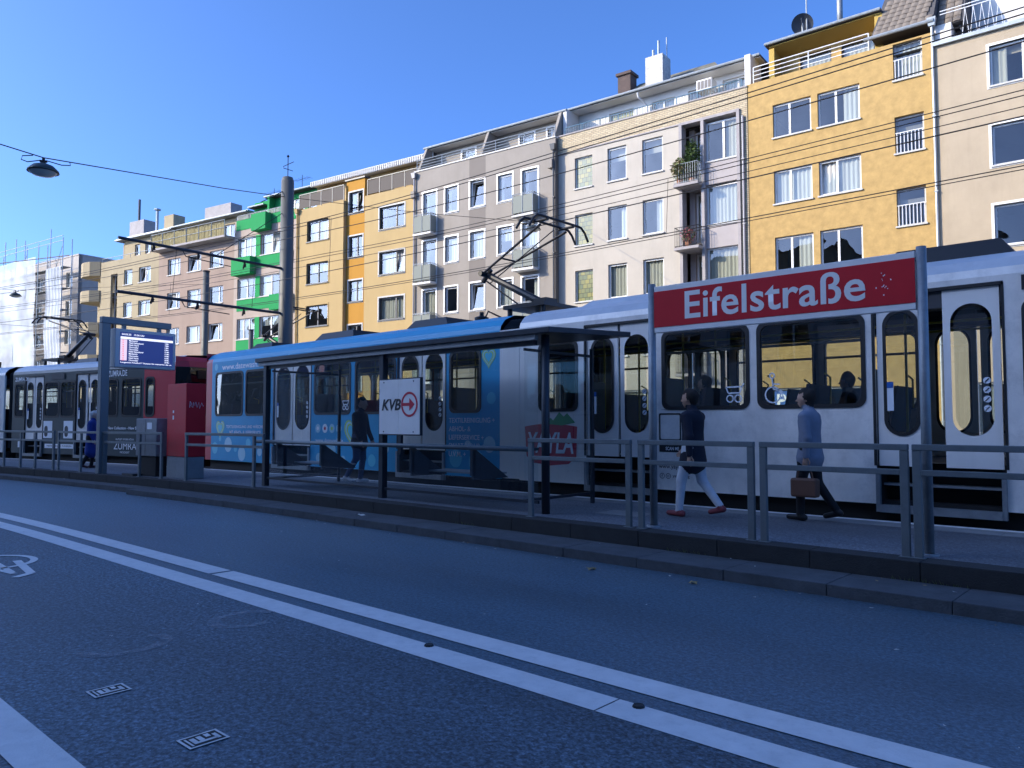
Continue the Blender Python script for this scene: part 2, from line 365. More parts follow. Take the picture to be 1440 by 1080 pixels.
# ------------------------------------------------------------------ buildings
def stucco(name, c, var=.08, mott=0, vs=.5, bump=.35, streak=.15):
    c = tuple(.80*x for x in c)
    return mat(name, c, .88, var=max(var, mott), vscale=3.2 if mott else vs, bump=bump, bscale=26 if mott else 60, streak=streak if not mott else 0, dirt=.12 if mott else 0, spec=.2)
def stained_glass(name):
    m, nt, p, L = nodes(name)
    tc = nt.nodes.new('ShaderNodeTexCoord'); mp = nt.nodes.new('ShaderNodeMapping'); mp.inputs['Rotation'].default_value = (R(90), 0, 0); L(tc.outputs['Object'], mp.inputs[0])
    b = nt.nodes.new('ShaderNodeTexBrick'); b.inputs['Scale'].default_value = 1; b.inputs['Brick Width'].default_value = .24; b.inputs['Row Height'].default_value = .22; b.inputs['Mortar Size'].default_value = .012
    b.inputs['Color1'].default_value = (.30, .27, .08, 1); b.inputs['Color2'].default_value = (.14, .17, .09, 1); b.inputs['Mortar'].default_value = (.05, .05, .04, 1)
    L(mp.outputs[0], b.inputs['Vector']); L(b.outputs[0], p.inputs['Base Color']); p.inputs['Roughness'].default_value = .18
    return m
M['stained'] = stained_glass('leaded_glass')
class Building:
    def __init__(s, label, origin, a, width, yoff=0, name='apartment_building'):
        ar = R(a); n = Vector((-math.sin(ar), math.cos(ar), 0)); p = Vector((origin[0], origin[1], 0))+n*yoff
        s.e = empty(name, p, ar, label, 'building'); s.w = width; s.holes = []; s.rnd = random.Random(label)
    def part(s, name, mb, m, parent=None, smooth=False):
        return mb.build(name, M[m] if isinstance(m, str) else m, parent or s.e, smooth=smooth)
    def wall(s, u0, u1, v0, v1, m, y=0, depth=.17, ret=.4, name='wall', back=None):
        hs = [h for h in s.holes if h[4] == y and h[0] >= u0-.01 and h[1] <= u1+.01 and h[2] >= v0-.01 and h[3] <= v1+.01]
        us = sorted({u0, u1, *[h[0] for h in hs], *[h[1] for h in hs]}); vv = sorted({v0, v1, *[h[2] for h in hs], *[h[3] for h in hs]})
        mb = MB()
        for i in range(len(us)-1):
            run = None
            for j in range(len(vv)-1):
                cu, cv = (us[i]+us[i+1])/2, (vv[j]+vv[j+1])/2
                if not any(h[0] < cu < h[1] and h[2] < cv < h[3] for h in hs):
                    if run is None: run = vv[j]
                    if j == len(vv)-2: mb.quad((us[i], y, run), (us[i+1], y, run), (us[i+1], y, vv[j+1]), (us[i], y, vv[j+1]))
                elif run is not None:
                    mb.quad((us[i], y, run), (us[i+1], y, run), (us[i+1], y, vv[j]), (us[i], y, vv[j])); run = None
        for a, b, c, d, _ in hs:
            e = y+depth
            mb.quad((a, y, c), (a, e, c), (a, e, d), (a, y, d)); mb.quad((b, y, c), (b, e, c), (b, e, d), (b, y, d))
            mb.quad((a, y, c), (b, y, c), (b, e, c), (a, e, c)); mb.quad((a, y, d), (b, y, d), (b, e, d), (a, e, d))
        if ret:
            mb.quad((u0, y, v0), (u0, y+ret, v0), (u0, y+ret, v1), (u0, y, v1)); mb.quad((u1, y, v0), (u1, y+ret, v0), (u1, y+ret, v1), (u1, y, v1))
            mb.quad((u0, y, v1), (u1, y, v1), (u1, y+ret, v1), (u0, y+ret, v1))
            mb.quad((u0, y+ret, v1), (u1, y+ret, v1), (u1, y+ret, v1-.9), (u0, y+ret, v1-.9))
        return s.part(name, mb, m)
    def shell(s, vtop, m, depth=9, u0=0, u1=None, y0=.02):
        u1 = u1 or s.w; mb = MB()
        mb.quad((u0, y0, 0), (u0, depth, 0), (u0, depth, vtop), (u0, y0, vtop)); mb.quad((u1, y0, 0), (u1, depth, 0), (u1, depth, vtop), (u1, y0, vtop))
        mb.quad((u0, depth, 0), (u1, depth, 0), (u1, depth, vtop), (u0, depth, vtop))
        s.part('rear_wall', mb, m)
        s.part('roof_deck', MB().quad((u0+.01, y0, vtop-.45), (u1-.01, y0, vtop-.45), (u1-.01, depth, vtop-.45), (u0+.01, depth, vtop-.45)), 'roofing')
    def floors(s, vs, u0=0, u1=None):
        u1 = u1 or s.w
        for v in vs: s.part('floor_slab', MB().box(u0+.03, u1-.03, .35, 4.5, v, v+.2), 'room')
        s.part('inner_wall', MB().quad((u0+.03, 4.5, .1), (u1-.03, 4.5, .1), (u1-.03, 4.5, vs[-1]+2.6), (u0+.03, 4.5, vs[-1]+2.6)), 'room')
    def win(s, u0, u1, v0, v1, lights=(1,), fr='frame_w', y=0, depth=.17, sill=True, surround=None, cur=None, gl='wglass', bars=False, transom=None, fw=.07, sash=True, hole=True, sillm='sill', ajar=None):
        if hole: s.holes.append((u0, u1, v0, v1, y))
        yf = y+depth-.065
        mb = MB(); e = .003
        a, b, c, d = u0+e, u1-e, v0+e, v1-e
        mb.box(a, b, yf, yf+.06, c, c+fw); mb.box(a, b, yf, yf+.06, d-fw, d)
        mb.box(a, a+fw, yf+.001, yf+.061, c+fw, d-fw); mb.box(b-fw, b, yf+.001, yf+.061, c+fw, d-fw)
        tot = sum(lights); x = a+fw; W = (b-a-2*fw); panes = []
        cuts = [x]
        for k, l in enumerate(lights):
            x += W*l/tot; cuts.append(x)
        for x in cuts[1:-1]: mb.box(x-fw*.6, x+fw*.6, yf-.004, yf+.058, c+fw, d-fw)
        if transom:
            zt = c+(d-c)*transom; mb.box(a+fw, b-fw, yf-.002, yf+.056, zt-fw*.4, zt+fw*.4)
        w = s.part('window', mb, fr)
        for k in range(len(lights)):
            p0 = cuts[k]+(fw*.6 if k else 0); p1 = cuts[k+1]-(fw*.6 if k < len(lights)-1 else 0)
            if ajar == k:     # a tilted sash, hinged at its lower edge
                t = .17; sm = MB()
                sm.add([(p0, yf+.06, c+fw), (p1, yf+.06, c+fw), (p1, yf+.06+t, d-fw), (p0, yf+.06+t, d-fw)], [(0, 1, 2, 3)])
                g = s.part('pane', sm, gl, w)
                fm = MB(); pts = [(p0, yf+.05, c+fw), (p1, yf+.05, c+fw), (p1, yf+.05+t, d-fw), (p0, yf+.05+t, d-fw)]
                for i in range(4): fm.bar(pts[i], pts[(i+1) % 4], .06, .05)
                s.part('sash', fm, fr, w)
            else:
                s.part('pane', MB().quad((p0, yf+.035, c+fw), (p1, yf+.035, c+fw), (p1, yf+.035, d-fw), (p0, yf+.035, d-fw)), gl, w)
        if sill: s.part('sill', MB().box(u0-.04, u1+.04, y-.07, y+depth-.07, v0-.05, v0+.012), sillm, w)
        if surround:
            sm = MB(); q = .09; yy = y-.022
            sm.box(u0-q, u0, yy, y+.1, v0-q, v1+q); sm.box(u1, u1+q, yy, y+.1, v0-q, v1+q); sm.box(u0, u1, yy, y+.1, v1, v1+q); sm.box(u0, u1, yy, y+.1, v0-q, v0)
            s.part('surround', sm, surround, w)
        if bars:
            bm_ = MB(); zt = v0+(v1-v0)*.55
            bm_.box(u0, u1, y+.02, y+.045, zt, zt+.03)
            n = 8
            for i in range(n): xx = u0+(u1-u0)*(i+.5)/n; bm_.box(xx-.012, xx+.012, y+.022, y+.043, v0+.02, zt)
            s.part('guard_bars', bm_, 'frame_w', w)
        if cur is None: cur = s.rnd.choice(['full', 'sides', 'full', 'none', 'half', 'sides', 'right'])
        yc = yf+.16
        def sheet(x0, x1, z0, z1, m):
            n = max(6, int((x1-x0)*22)); v = []; f = []; ph = s.rnd.uniform(0, 6)
            for i in range(n+1):
                xx = x0+(x1-x0)*i/n; yy = yc+.035*math.sin(i*1.7+ph)+.012*math.sin(i*.6)
                v += [(xx, yy, z0), (xx, yy, z1)]
            for i in range(n): f.append((2*i, 2*i+2, 2*i+3, 2*i+1))
            s.part('curtain', MB().add(v, f), m, w, smooth=True)
        m = 'curtain' if s.rnd.random() < .75 else 'curtain_c'; W = u1-u0
        if cur == 'full': sheet(u0+.02, u1-.02, v0+.02, v1-.02, m)
        elif cur == 'sides': sheet(u0+.02, u0+W*.25, v0+.02, v1-.02, m); sheet(u1-W*.25, u1-.02, v0+.02, v1-.02, m)
        elif cur == 'right': sheet(u1-W*.42, u1-.02, v0+.02, v1-.02, m)
        elif cur == 'half': sheet(u0+.02, u1-.02, v0+(v1-v0)*s.rnd.uniform(.3, .6), v1-.02, m)
        return w
    def roof(s, u0, u1, v, y0, th=.18, depth=9, m='roofing', gutter=True, fascia=None, soffit=None):
        s.part('roof', MB().box(u0, u1, y0, depth, v, v+th), m)
        if soffit: s.part('soffit', MB().box(u0+.01, u1-.01, y0+.01, 1.8, v-.035, v-.003), soffit)
        if fascia: s.part('fascia', MB().box(u0, u1, y0-.04, y0-.003, v-.10, v+th+.05), fascia)
        if gutter: s.part('gutter', MB().tube([(u0, y0-.07, v+.06), (u1, y0-.07, v+.06)], .065, 8), 'zinc')
    def rail(s, u0, u1, v, h, y=.12, rails=3, post=1.4, m='zinc', bars=0, r=.018, top=.022, name='terrace_railing', parent=None):
        mb = MB()
        for k in range(rails):
            z = v+h*(k+1)/rails; mb.tube([(u0, y, z), (u1, y, z)], top if k == rails-1 else r, 6)
        n = max(1, int(round((u1-u0)/post)))
        for i in range(n+1): x = u0+(u1-u0)*i/n; mb.tube([(x, y, v-.05), (x, y, v+h)], top, 6)
        if bars:
            nb = int((u1-u0)/bars)
            for i in range(nb): x = u0+(u1-u0)*(i+.5)/nb; mb.box(x-.008, x+.008, y-.008, y+.008, v+.06, v+h)
        return s.part(name, mb, m, parent)
    def downpipe(s, u, v0, v1, y=-.09, r=.05, m='pipe', hopper=True):
        mb = MB().tube([(u, y, v0), (u, y, v1)], r, 8)
        z = v0+1.5
        while z < v1: mb.box(u-r-.012, u+r+.012, y-r-.012, y+r+.05, z, z+.04); z += 2.8
        d = s.part('downpipe', mb, m)
        if hopper: s.part('hopper_head', MB().hexa([(u-.1, y-.1, v1), (u+.1, y-.1, v1), (u+.1, y+.08, v1), (u-.1, y+.08, v1)], [(u-.15, y-.15, v1+.3), (u+.15, y-.15, v1+.3), (u+.15, y+.08, v1+.3), (u-.15, y+.08, v1+.3)]), m, d)
    def door(s, u0, u1, v0, v1, m, y=0):
        s.holes.append((u0, u1, v0, v1, y))
        d = s.part('door', MB().box(u0+.02, u1-.02, y+.10, y+.15, v0, v1-.02), m)
        s.part('pane', MB().box(u0+.2, u1-.2, y+.085, y+.098, v0+.9, v1-.3), 'wglass', d); s.part('handle', MB().box(u0+.1, u0+.13, y+.03, y+.098, v0+.9, v0+1.2), 'steel', d)
def foliage(name, c, r, n, mats, parent=None, droop=0, size=.06, seed=1):
    rn = random.Random(seed); mb = MB()
    for i in range(n):
        while True:
            p = Vector((rn.uniform(-1, 1), rn.uniform(-1, 1), rn.uniform(-1, 1)))
            if p.length < 1: break
        q = Vector((c[0]+p.x*r[0], c[1]+p.y*r[1], c[2]+p.z*r[2])); a = rn.uniform(0, 6.3); b = rn.uniform(-1, 1)
        d = Vector((math.cos(a), math.sin(a), b-droop)).normalized()*size*rn.uniform(.7, 1.5); e = d.cross(Vector((rn.uniform(-1, 1), rn.uniform(-1, 1), 1))).normalized()*size*.35
        mb.add([q, q+d*.5+e, q+d, q+d*.5-e], [(0, 1, 2, 3)], rn.randrange(len(mats)))
    return mb.build(name, mats, parent)
M['leaf1'] = mat('leaf_dark', (.045, .085, .02), .6); M['leaf2'] = mat('leaf_mid', (.10, .15, .035), .6); M['leaf3'] = mat('leaf_dry', (.22, .18, .08), .7); M['flower'] = mat('pink_flower', (.45, .10, .12), .7)

# ---- yellow building with the tiled dormer (beside the cream end house)
Y_ = Building('yellow rough-plaster apartment house with white paired windows and a tiled dormer roof', (-14.23, 30.59), 3.3, 7.12)
M['yellow'] = stucco('yellow_plaster', (.58, .385, .15), mott=.22); M['yellow_d'] = stucco('yellow_render_deep', (.58, .40, .11), .05)
for k, v in enumerate((13.43, 10.63, 7.83, 5.03)):
    Y_.win(1.08, 2.64, v, v+1.41, (.42, .58), cur=['none', 'full', 'right', 'full'][k], gl='wglass'); Y_.win(2.9, 4.5, v, v+1.41, (.42, .58), cur=['right', 'full', 'none', 'sides'][k], ajar=0 if k == 1 else None)
for k, v in enumerate((14.54, 11.72, 8.94, 6.14)):
    Y_.win(5.72, 6.72, v, v+1.42, (1,), fr='sill', cur='full' if k < 1 else 'none', bars=True, depth=.2)
Y_.door(5.6, 6.8, .12, 2.5, 'frame_d'); Y_.win(.7, 2.5, .8, 3.0, (1, 1), cur='half'); Y_.win(2.8, 4.9, .8, 3.0, (1, 1), cur='none')
Y_.wall(0, 7.12, .0, 16.02, 'yellow', depth=.2)
Y_.shell(16.0, 'yellow'); Y_.floors((3.6, 7.0, 9.8, 12.6))
Y_.win(1.75, 3.05, 16.05, 17.32, (1,), fr='frame_d', y=1.5, sill=False, cur='half'); Y_.win(3.45, 4.75, 16.05, 17.32, (1,), fr='frame_d', y=1.5, sill=False, cur='half')
Y_.wall(.9, 5.3, 15.5, 17.5, 'yellow', y=1.5, ret=0, name='terrace_wall')
Y_.part('cheek_wall', MB().box(.72, .95, .66, 1.7, 15.6, 17.6), 'yellow_d'); Y_.part('cheek_wall', MB().prism([(4.95, 16.0), (5.25, 16.0), (5.25, 17.65), (4.95, 17.65)], .66, 1.7), 'yellow_d')
Y_.part('soffit', MB().hexa([(.75, .62, 17.66), (5.2, .62, 17.66), (5.2, 1.7, 17.40), (.75, 1.7, 17.40)], [(.75, .62, 17.70), (5.2, .62, 17.70), (5.2, 1.7, 17.47), (.75, 1.7, 17.47)]), 'yellow_d')
Y_.roof(.6, 5.2, 17.72, .55, th=.14)
Y_.rail(.25, 4.85, 16.02, .72, y=.1, rails=4, post=2.2, m='white')
# mansard with separate roof tiles
dm = Y_.part('dormer_roof', MB().hexa([(4.98, -.12, 16.40), (7.12, -.12, 16.40), (7.12, 3, 16.40), (4.98, 3, 16.40)], [(5.2, 1.35, 18.55), (7.12, 1.35, 18.55), (7.12, 3, 18.55), (5.2, 3, 18.55)]), 'roofing')
M['tile'] = mat('roof_tile', (.20, .165, .13), .85, var=.35, vscale=5, dirt=.4)
sl = math.atan2(2.15, 1.47); tl = .36
tm = MB(); n = 6
for i in range(n): 
    x0, x1 = .25*i/n, .25*(i+1)/n; z0, z1 = .025*math.sin(math.pi*i/n*1.0), .025*math.sin(math.pi*(i+1)/n)
    tm.quad((x0, 0, z0+.02), (x1, 0, z1+.02), (x1, tl, z1), (x0, tl, z0)); tm.quad((x0, 0, z0+.02), (x1, 0, z1+.02), (x1, 0, -.01), (x0, 0, -.01))
tme = tm.mesh('roof_tile', M['tile'], False)
for j in range(7):
    for i in range(8):
        u = 5.06+j*.045+i*.255+(.0 if j % 2 else .0)
        if u+.25 > 7.13: continue
        o = link('roof_tile', tme, dm); o.location = (u, -.14+.31*j*math.cos(sl), 16.43+.31*j*math.sin(sl)); o.rotation_euler = (sl, 0, random.uniform(-.01, .01))
Y_.part('dormer_gutter', MB().tube([(4.75, -.2, 16.38), (7.15, -.2, 16.38)], .07, 8), 'zinc')
Y_.downpipe(7.08, .1, 16.2, y=-.08, m='zinc')
# ---- cream end house on the right
BE = Building('pale beige apartment house with white window surrounds and zigzag balustrade', (-7.12, 31.0), 3.0, 9.0)
M['beige'] = stucco('beige_plaster', (.54, .44, .31), .10, bump=.5, vs=.9)
for k, v in enumerate((13.46, 10.6, 7.74, 4.9)):
    for u in (1.72, 5.2): BE.win(u, u+2.0, v, v+1.45, (.5, .5), surround='frame_w', cur=['sides', 'right', 'none', 'full'][k] if u < 2 else None)
BE.win(1.0, 3.6, .8, 3.0, (1, 1)); BE.door(4.6, 5.8, .12, 2.5, 'frame_d')
BE.wall(0, 9, 0, 15.5, 'beige'); BE.shell(15.48, 'beige'); BE.floors((3.6, 7.0, 9.8, 12.6))
BE.part('parapet_gutter', MB().box(-.02, 9, -.14, .02, 15.42, 15.56), 'zinc')
mb = MB(); 
for z in (15.62, 16.62, 16.74): mb.tube([(.2, .08, z), (9, .08, z)], .018, 6)
x = .9
while x < 9: mb.bar((x, .08, 15.62), (x+.11, .08, 16.6), .02, .012); mb.bar((x+.11, .08, 16.6), (x+.22, .08, 15.62), .02, .012); x += .26
BE.part('balustrade', mb, 'white')
BE.part('terrace_wall', MB().box(.0, 9, 2.4, 2.5, 15.3, 18), 'white_soffit'); BE.part('cheek_wall', MB().box(.0, .55, .1, 2.4, 15.4, 16.25), 'white_soffit')
br = BE.part('mansard_roof', MB().hexa([(-.0, .35, 16.3), (.9, .35, 16.3), (.9, 3, 16.3), (-.0, 3, 16.3)], [(-.0, 1.8, 18.6), (.9, 1.8, 18.6), (.9, 3, 18.6), (-.0, 3, 18.6)]), 'roofing')
for j in range(7):
    for i in range(3):
        o = link('roof_tile', tme, br); o.location = (.03+i*.27, .33+.31*j*math.cos(1.005), 16.33+.31*j*math.sin(1.005)); o.rotation_euler = (1.005, 0, 0)
BE.roof(0, 9, 18.4, 2.2, gutter=False)
# ---- white building with the brick parapet and loggia bay
W_ = Building('white rendered apartment house with brick parapet, leaded stair windows and plant-filled loggia', (-23.87, 29.71), 5.2, 9.68)
M['offwhite'] = stucco('offwhite_render', (.60, .54, .45), .10, vs=.7, streak=.2); M['ybrick'] = brickmat('yellow_brick', (.56, .46, .29), (.46, .36, .22), (.22, .19, .15))
M['concrete'] = mat('concrete_frame', (.36, .33, .32), .8, var=.2, vscale=2, dirt=.3); M['offpink'] = stucco('spandrel_render', (.52, .47, .45), .1)
for k, v in enumerate((13.11, 10.26, 7.48, 4.7)):
    W_.win(.96, 1.97, v, v+1.55, (1,), gl='stained', cur='none', fw=.05); W_.win(2.82, 3.84, v, v+1.63, (1,), cur=['none', 'right', 'full', 'full'][k], fw=.08); W_.win(4.67, 5.72, v, v+1.63, (1,), cur=['none', 'right', 'full', 'sides'][k], fw=.08)
W_.win(.9, 3.0, .9, 3.1, (1, 1)); W_.win(3.5, 5.8, .9, 3.1, (1, 1))
W_.wall(0, 6.56, 0, 15.05, 'offwhite'); W_.shell(15.9, 'offwhite'); W_.floors((3.6, 6.6, 9.4, 12.2))
W_.part('brick_parapet', MB().box(0, 9.68, -.03, .3, 15.06, 15.93), 'ybrick'); W_.part('brick_pier', MB().box(9.36, 9.68, -.03, .3, 0, 15.055), 'ybrick')
W_.part('coping', MB().box(0, 9.68, -.07, .36, 15.93, 15.99), 'concrete'); W_.part('string_course', MB().box(0, 6.6, -.06, .0, 15.0, 15.058), 'concrete')
for u0, u1, v0, v1 in ((6.56, 6.70, 0, 15.055), (9.22, 9.355, 0, 15.055), (7.60, 7.74, 0, 14.93)): W_.part('concrete_frame', MB().box(u0, u1, -.12, .35, v0, v1), 'concrete')
W_.part('lintel', MB().box(6.70, 9.22, -.12, .35, 14.935, 15.055), 'concrete')
for k, v in enumerate((13.06, 10.23, 7.44, 4.65)):
    W_.win(7.745, 9.215, v, v+1.78, (.55, .45) if k == 0 else (1,), y=.06, cur=['right', 'full', 'full', 'sides'][k], sill=True, hole=False, fw=.08)
    W_.part('spandrel', MB().box(7.745, 9.215, .04, .2, v-1.02 if v > 5 else 0, v-.052), 'offpink')
    W_.win(6.95, 7.59, v-.85, v+1.75, (1,), y=.75, cur=['none', 'full', 'full', 'sides'][k], sill=False, hole=False, fw=.09)
    W_.part('loggia_lining', MB().box(6.70, 6.95, .7, .9, v-1.0, v+1.86).box(6.71, 7.6, .36, .9, v-1.02, v-.86), 'offpink')
    fl = W_.part('balcony', MB().box(6.5, 7.66, -.62, .34, v-1.05, v-.93), 'concrete')
    rb = MB()
    for z in (v-.05, v-.88): rb.tube([(6.53, .0, z), (6.53, -.58, z), (7.63, -.58, z), (7.63, .0, z)], .016, 6)
    for i in range(11): x = 6.53+1.1*i/10; rb.tube([(x, -.58, v-.93), (x, -.58, v-.05)], .008, 5)
    for i in range(5):
        for x in (6.53, 7.63): rb.tube([(x, -.58+.13*i, v-.93), (x, -.58+.13*i, v-.05)], .008, 5)
    W_.part('balustrade', rb, 'blackmetal' if k else 'zinc', fl)
W_.win(1.9, 3.3, 16.0, 17.25, (1,), y=1.8, gl='stained', cur='none', sill=False); W_.win(4.3, 5.5, 16.0, 17.25, (1, 1), y=1.8, sill=False); W_.win(6.2, 7.3, 15.8, 17.3, (1,), y=1.8, sill=False); W_.win(7.9, 9.3, 16.0, 17.35, (1, 1), y=1.8, sill=False)
W_.wall(0, 9.68, 15.4, 17.62, 'white_soffit', y=1.8, ret=0, name='terrace_wall')
W_.roof(-.2, 9.9, 17.64, 1.05, th=.10, soffit='white_soffit'); W_.part('party_wall', MB().box(-.12, .1, .6, 1.8, 15.95, 17.6), 'white_soffit'); W_.part('party_wall', MB().box(9.4, 9.66, .5, 1.8, 15.995, 17.6), 'white_soffit')
M['blue_rail'] = mat('blue_painted_steel', (.10, .19, .25), .5)
W_.rail(.3, 9.4, 15.95, .45, y=.15, rails=1, post=1.0, m='blue_rail', bars=.14)
ac = W_.part('air_conditioner', MB().box(7.0, 7.72, .9, 1.5, 16.75, 17.25), 'frame_w')
for i in range(4): W_.part('grille', MB().box(7.05+.17*i, 7.18+.17*i, .885, .899, 16.82, 17.18), 'room', ac)
W_.part('downpipe', MB().tube([(3.9, 1.05, 17.6), (3.9, 1.15, 17.4), (4.1, 1.65, 17.1), (4.1, 1.65, 15.6)], .05, 8), 'white')
W_.part('pitched_roof', MB().hexa([(.6, 2.2, 17.75), (8, 2.2, 17.75), (8, 8, 17.75), (.6, 8, 17.75)], [(2.2, 4.6, 19.75), (6.4, 4.6, 19.75), (6.4, 5.2, 19.75), (2.2, 5.2, 19.75)]), mat('mossy_roof', (.17, .16, .12), .9, var=.3, vscale=2))
ch = W_.part('chimney', MB().box(3.55, 4.5, 2.6, 3.5, 17.75, 20.0), mat('peeling_white_brick', (.60, .57, .53), .9, var=.3, vscale=4, dirt=.8))
W_.part('flue', MB().tube([(3.8, 3, 19.9), (3.8, 3, 20.5)], .06).tube([(4.1, 3, 19.9), (4.1, 3, 20.9)], .06).tube([(4.4, 3.3, 19.9), (4.4, 3.3, 21.1)], .03), 'zinc', ch)
W_.part('chimney', MB().box(1.3, 2.05, 3.8, 4.5, 17.75, 20.1).box(1.22, 2.13, 3.7, 4.6, 20.1, 20.24), mat('dark_brick_stack', (.10, .07, .06), .9, var=.3, vscale=3))
W_.downpipe(9.5, .1, 14.7, y=-.1, m='pipe', hopper=False)
# loggia plants
def on_building(b, u, y, v):
    return b.e.matrix_basis @ Vector((u, y, v))
bpy.context.view_layer.update()
def pot_plant(b, u, y, v, h, r, label, mats, n, droop=0, size=.07, seed=1, group=None):
    p = on_building(b, u, y, v); e = empty('potted_plant', p, b.e.rotation_euler.z, label, 'plant', group)
    MB().lathe([(0, .0), (.11, 0), (.15, .24), (.13, .24), (.12, .2), (0, .2)], n=12).build('pot', mat('clay_pot', (.30, .13, .07), .8), e)
    MB().tube([(0, 0, .18), (.02, 0, h*.7)], [.015, .006], 5).build('stem', M['leaf3'], e)
    foliage('foliage', (0, 0, h*.62), (r, r, h*.42), n, [M[m] for m in mats], e, droop, size, seed)
pot_plant(W_, 7.25, -.25, 12.13, 1.9, .34, 'tall bushy green plant in a pot on the topmost loggia balcony', ['leaf1', 'leaf1', 'leaf2'], 900, 0, .11, 3)
pot_plant(W_, 6.72, -.40, 12.13, 1.25, .36, 'dry straw-coloured trailing plant on the topmost loggia balcony', ['leaf3', 'leaf2', 'leaf3'], 500, .8, .13, 4)
pot_plant(W_, 7.08, -.38, 9.30, .85, .34, 'pink-flowering plant on the middle loggia balcony', ['leaf2', 'flower', 'flower', 'leaf1'], 350, .2, .09, 5)
# ---- grey building with small balconies
G_ = Building('grey rendered apartment house with white window surrounds, small balconies and taupe stair strip', (-33.28, 28.56), 7.0, 9.48, -.30)
M['greyr'] = stucco('grey_render', (.40, .355, .30), .10, vs=.8); M['taupe'] = stucco('taupe_render', (.28, .245, .21), .08)
for k, v in enumerate((13.15, 10.38, 7.60, 4.84)):
    for u0, u1 in ((2.3, 3.18), (5.92, 6.84)): G_.win(u0, u1, v, v+1.42, (1,), surround='frame_w', fw=.09)
    G_.win(4.06, 5.01, v, v+1.45, (1,), surround='frame_w', fw=.08, ajar=0 if k in (0, 2) else None, cur='none' if k in (0, 2) else 'full')
    for u0 in (.67, 7.46):
        G_.win(u0, u0+.97, v-.98, v+1.4, (1,), surround='frame_w', sill=False, fw=.09)
        sl_ = G_.part('balcony', MB().box(u0-.28, u0+1.04, -.55, -.026, v-1.12, v-1.0), 'white_soffit')
        rb = MB()
        for z in (v+.05, v+.0): rb.tube([(u0-.25, -.01, z), (u0-.25, -.52, z), (u0+1.0, -.52, z), (u0+1.0, -.01, z)], .016, 6)
        for x in (u0-.25, u0+.37, u0+1.0): rb.tube([(x, -.52, v-1.0), (x, -.52, v+.05)], .016, 6)
        G_.part('balcony_rail', rb, 'zinc', sl_)
        pn = MB().box(u0-.22, u0+.355, -.512, -.505, v-.93, v-.05).box(u0+.385, u0+.97, -.512, -.505, v-.93, v-.05).box(u0+.985, u0+.995, -.49, -.03, v-.93, v-.05).box(u0-.245, u0-.235, -.49, -.03, v-.93, v-.05)
        G_.part('infill_panel', pn, mat('frosted_panel', (.26, .275, .24), .9, spec=.1) if k == 0 and u0 < 1 else bpy.data.materials['frosted_panel'], sl_)
G_.win(.8, 3.3, .9, 3.0, (1, 1)); G_.win(5.6, 8.4, .9, 3.0, (1, 1, 1)); G_.door(4.0, 5.0, .12, 2.4, 'frame_d')
G_.wall(0, 3.99, 0, 15.86, 'greyr'); G_.wall(3.99, 5.1, 0, 15.86, 'taupe', ret=0); G_.wall(5.1, 9.48, 0, 15.86, 'greyr'); G_.shell(15.8, 'greyr'); G_.floors((3.6, 6.6, 9.4, 12.2))
G_.part('coping', MB().box(-.02, 9.5, -.05, .3, 15.865, 15.93), 'white_soffit'); G_.rail(.1, 9.4, 15.93, .62, y=.1, rails=4, post=1.9, m='zinc')
for u0 in (2.2, 6.2, 8.0): G_.win(u0, u0+.95, 16.0, 17.15, (1,), y=1.6, surround='frame_w', sill=False)
G_.wall(0, 9.48, 15.4, 17.45, 'greyr', y=1.6, ret=0, name='terrace_wall')
G_.roof(-.1, 9.6, 17.48, .95, th=.12, soffit='white_soffit')
for u in (.12, 4.62, 9.25): G_.part('terrace_screen', MB().hexa([(u-.08, .15, 15.94), (u+.08, .15, 15.94), (u+.08, 1.6, 15.94), (u-.08, 1.6, 15.94)], [(u-.08, .85, 17.47), (u+.08, .85, 17.47), (u+.08, 1.6, 17.47), (u-.08, 1.6, 17.47)]), 'greyr')
G_.downpipe(.06, .1, 15.5, y=-.09); G_.downpipe(9.42, .1, 15.2, y=-.09, m='frame_d')
G_.part('vent_box', MB().box(-.1, .16, -.22, -.0, 14.35, 14.75), 'greyr'); G_.part('vent_box', MB().box(9.15, 9.4, -.22, -.0, 14.3, 14.75), 'greyr')
# ---- yellow and orange building
O_ = Building('cream-yellow apartment house with an orange stair tower and dark window frames', (-43.16, 27.08), 8.5, 9.99)
M['cyel'] = stucco('cream_yellow_render', (.60, .43, .20), .06); M['orange'] = stucco('orange_render', (.60, .30, .055), .05)
for k, v in enumerate((13.04, 10.33, 7.63, 4.9)):
    O_.win(.97, 2.93, v, v+1.33, (.5, .5), fr='frame_d', y=-.25, cur=['full', 'half', 'none', 'full'][k], sillm='frame_d', surround='cyel')
    O_.win(7.0, 8.97, v, v+1.33, (.66, .34), fr='frame_d', cur=['none', 'full', 'full', 'sides'][k], sillm='frame_d', surround='sill', ajar=1 if k == 1 else None)
for k, v in enumerate((14.40, 11.67, 8.94, 6.22, 3.5)): O_.win(4.45, 5.62, v, v+1.3, (.55, .45), fr='frame_d', surround='sill', sillm='frame_d', ajar=1 if k == 0 else None)
O_.win(.8, 3.4, .8, 2.9, (1, 1), y=-.25); O_.door(4.5, 5.6, .12, 2.4, 'frame_d'); O_.win(6.4, 9.2, .8, 2.9, (1, 1, 1))
O_.wall(0, 4.22, 0, 15.24, 'cyel', y=-.25, ret=.65); O_.wall(4.22, 5.77, 0, 16.44, 'orange', ret=2.0); O_.wall(5.77, 9.99, 0, 15.30, 'cyel'); O_.shell(15.2, 'cyel'); O_.floors((3.6, 6.6, 9.4, 12.2))
O_.part('tower_cap', MB().box(4.15, 5.85, -.1, 2.1, 16.445, 16.53), 'frame_d')
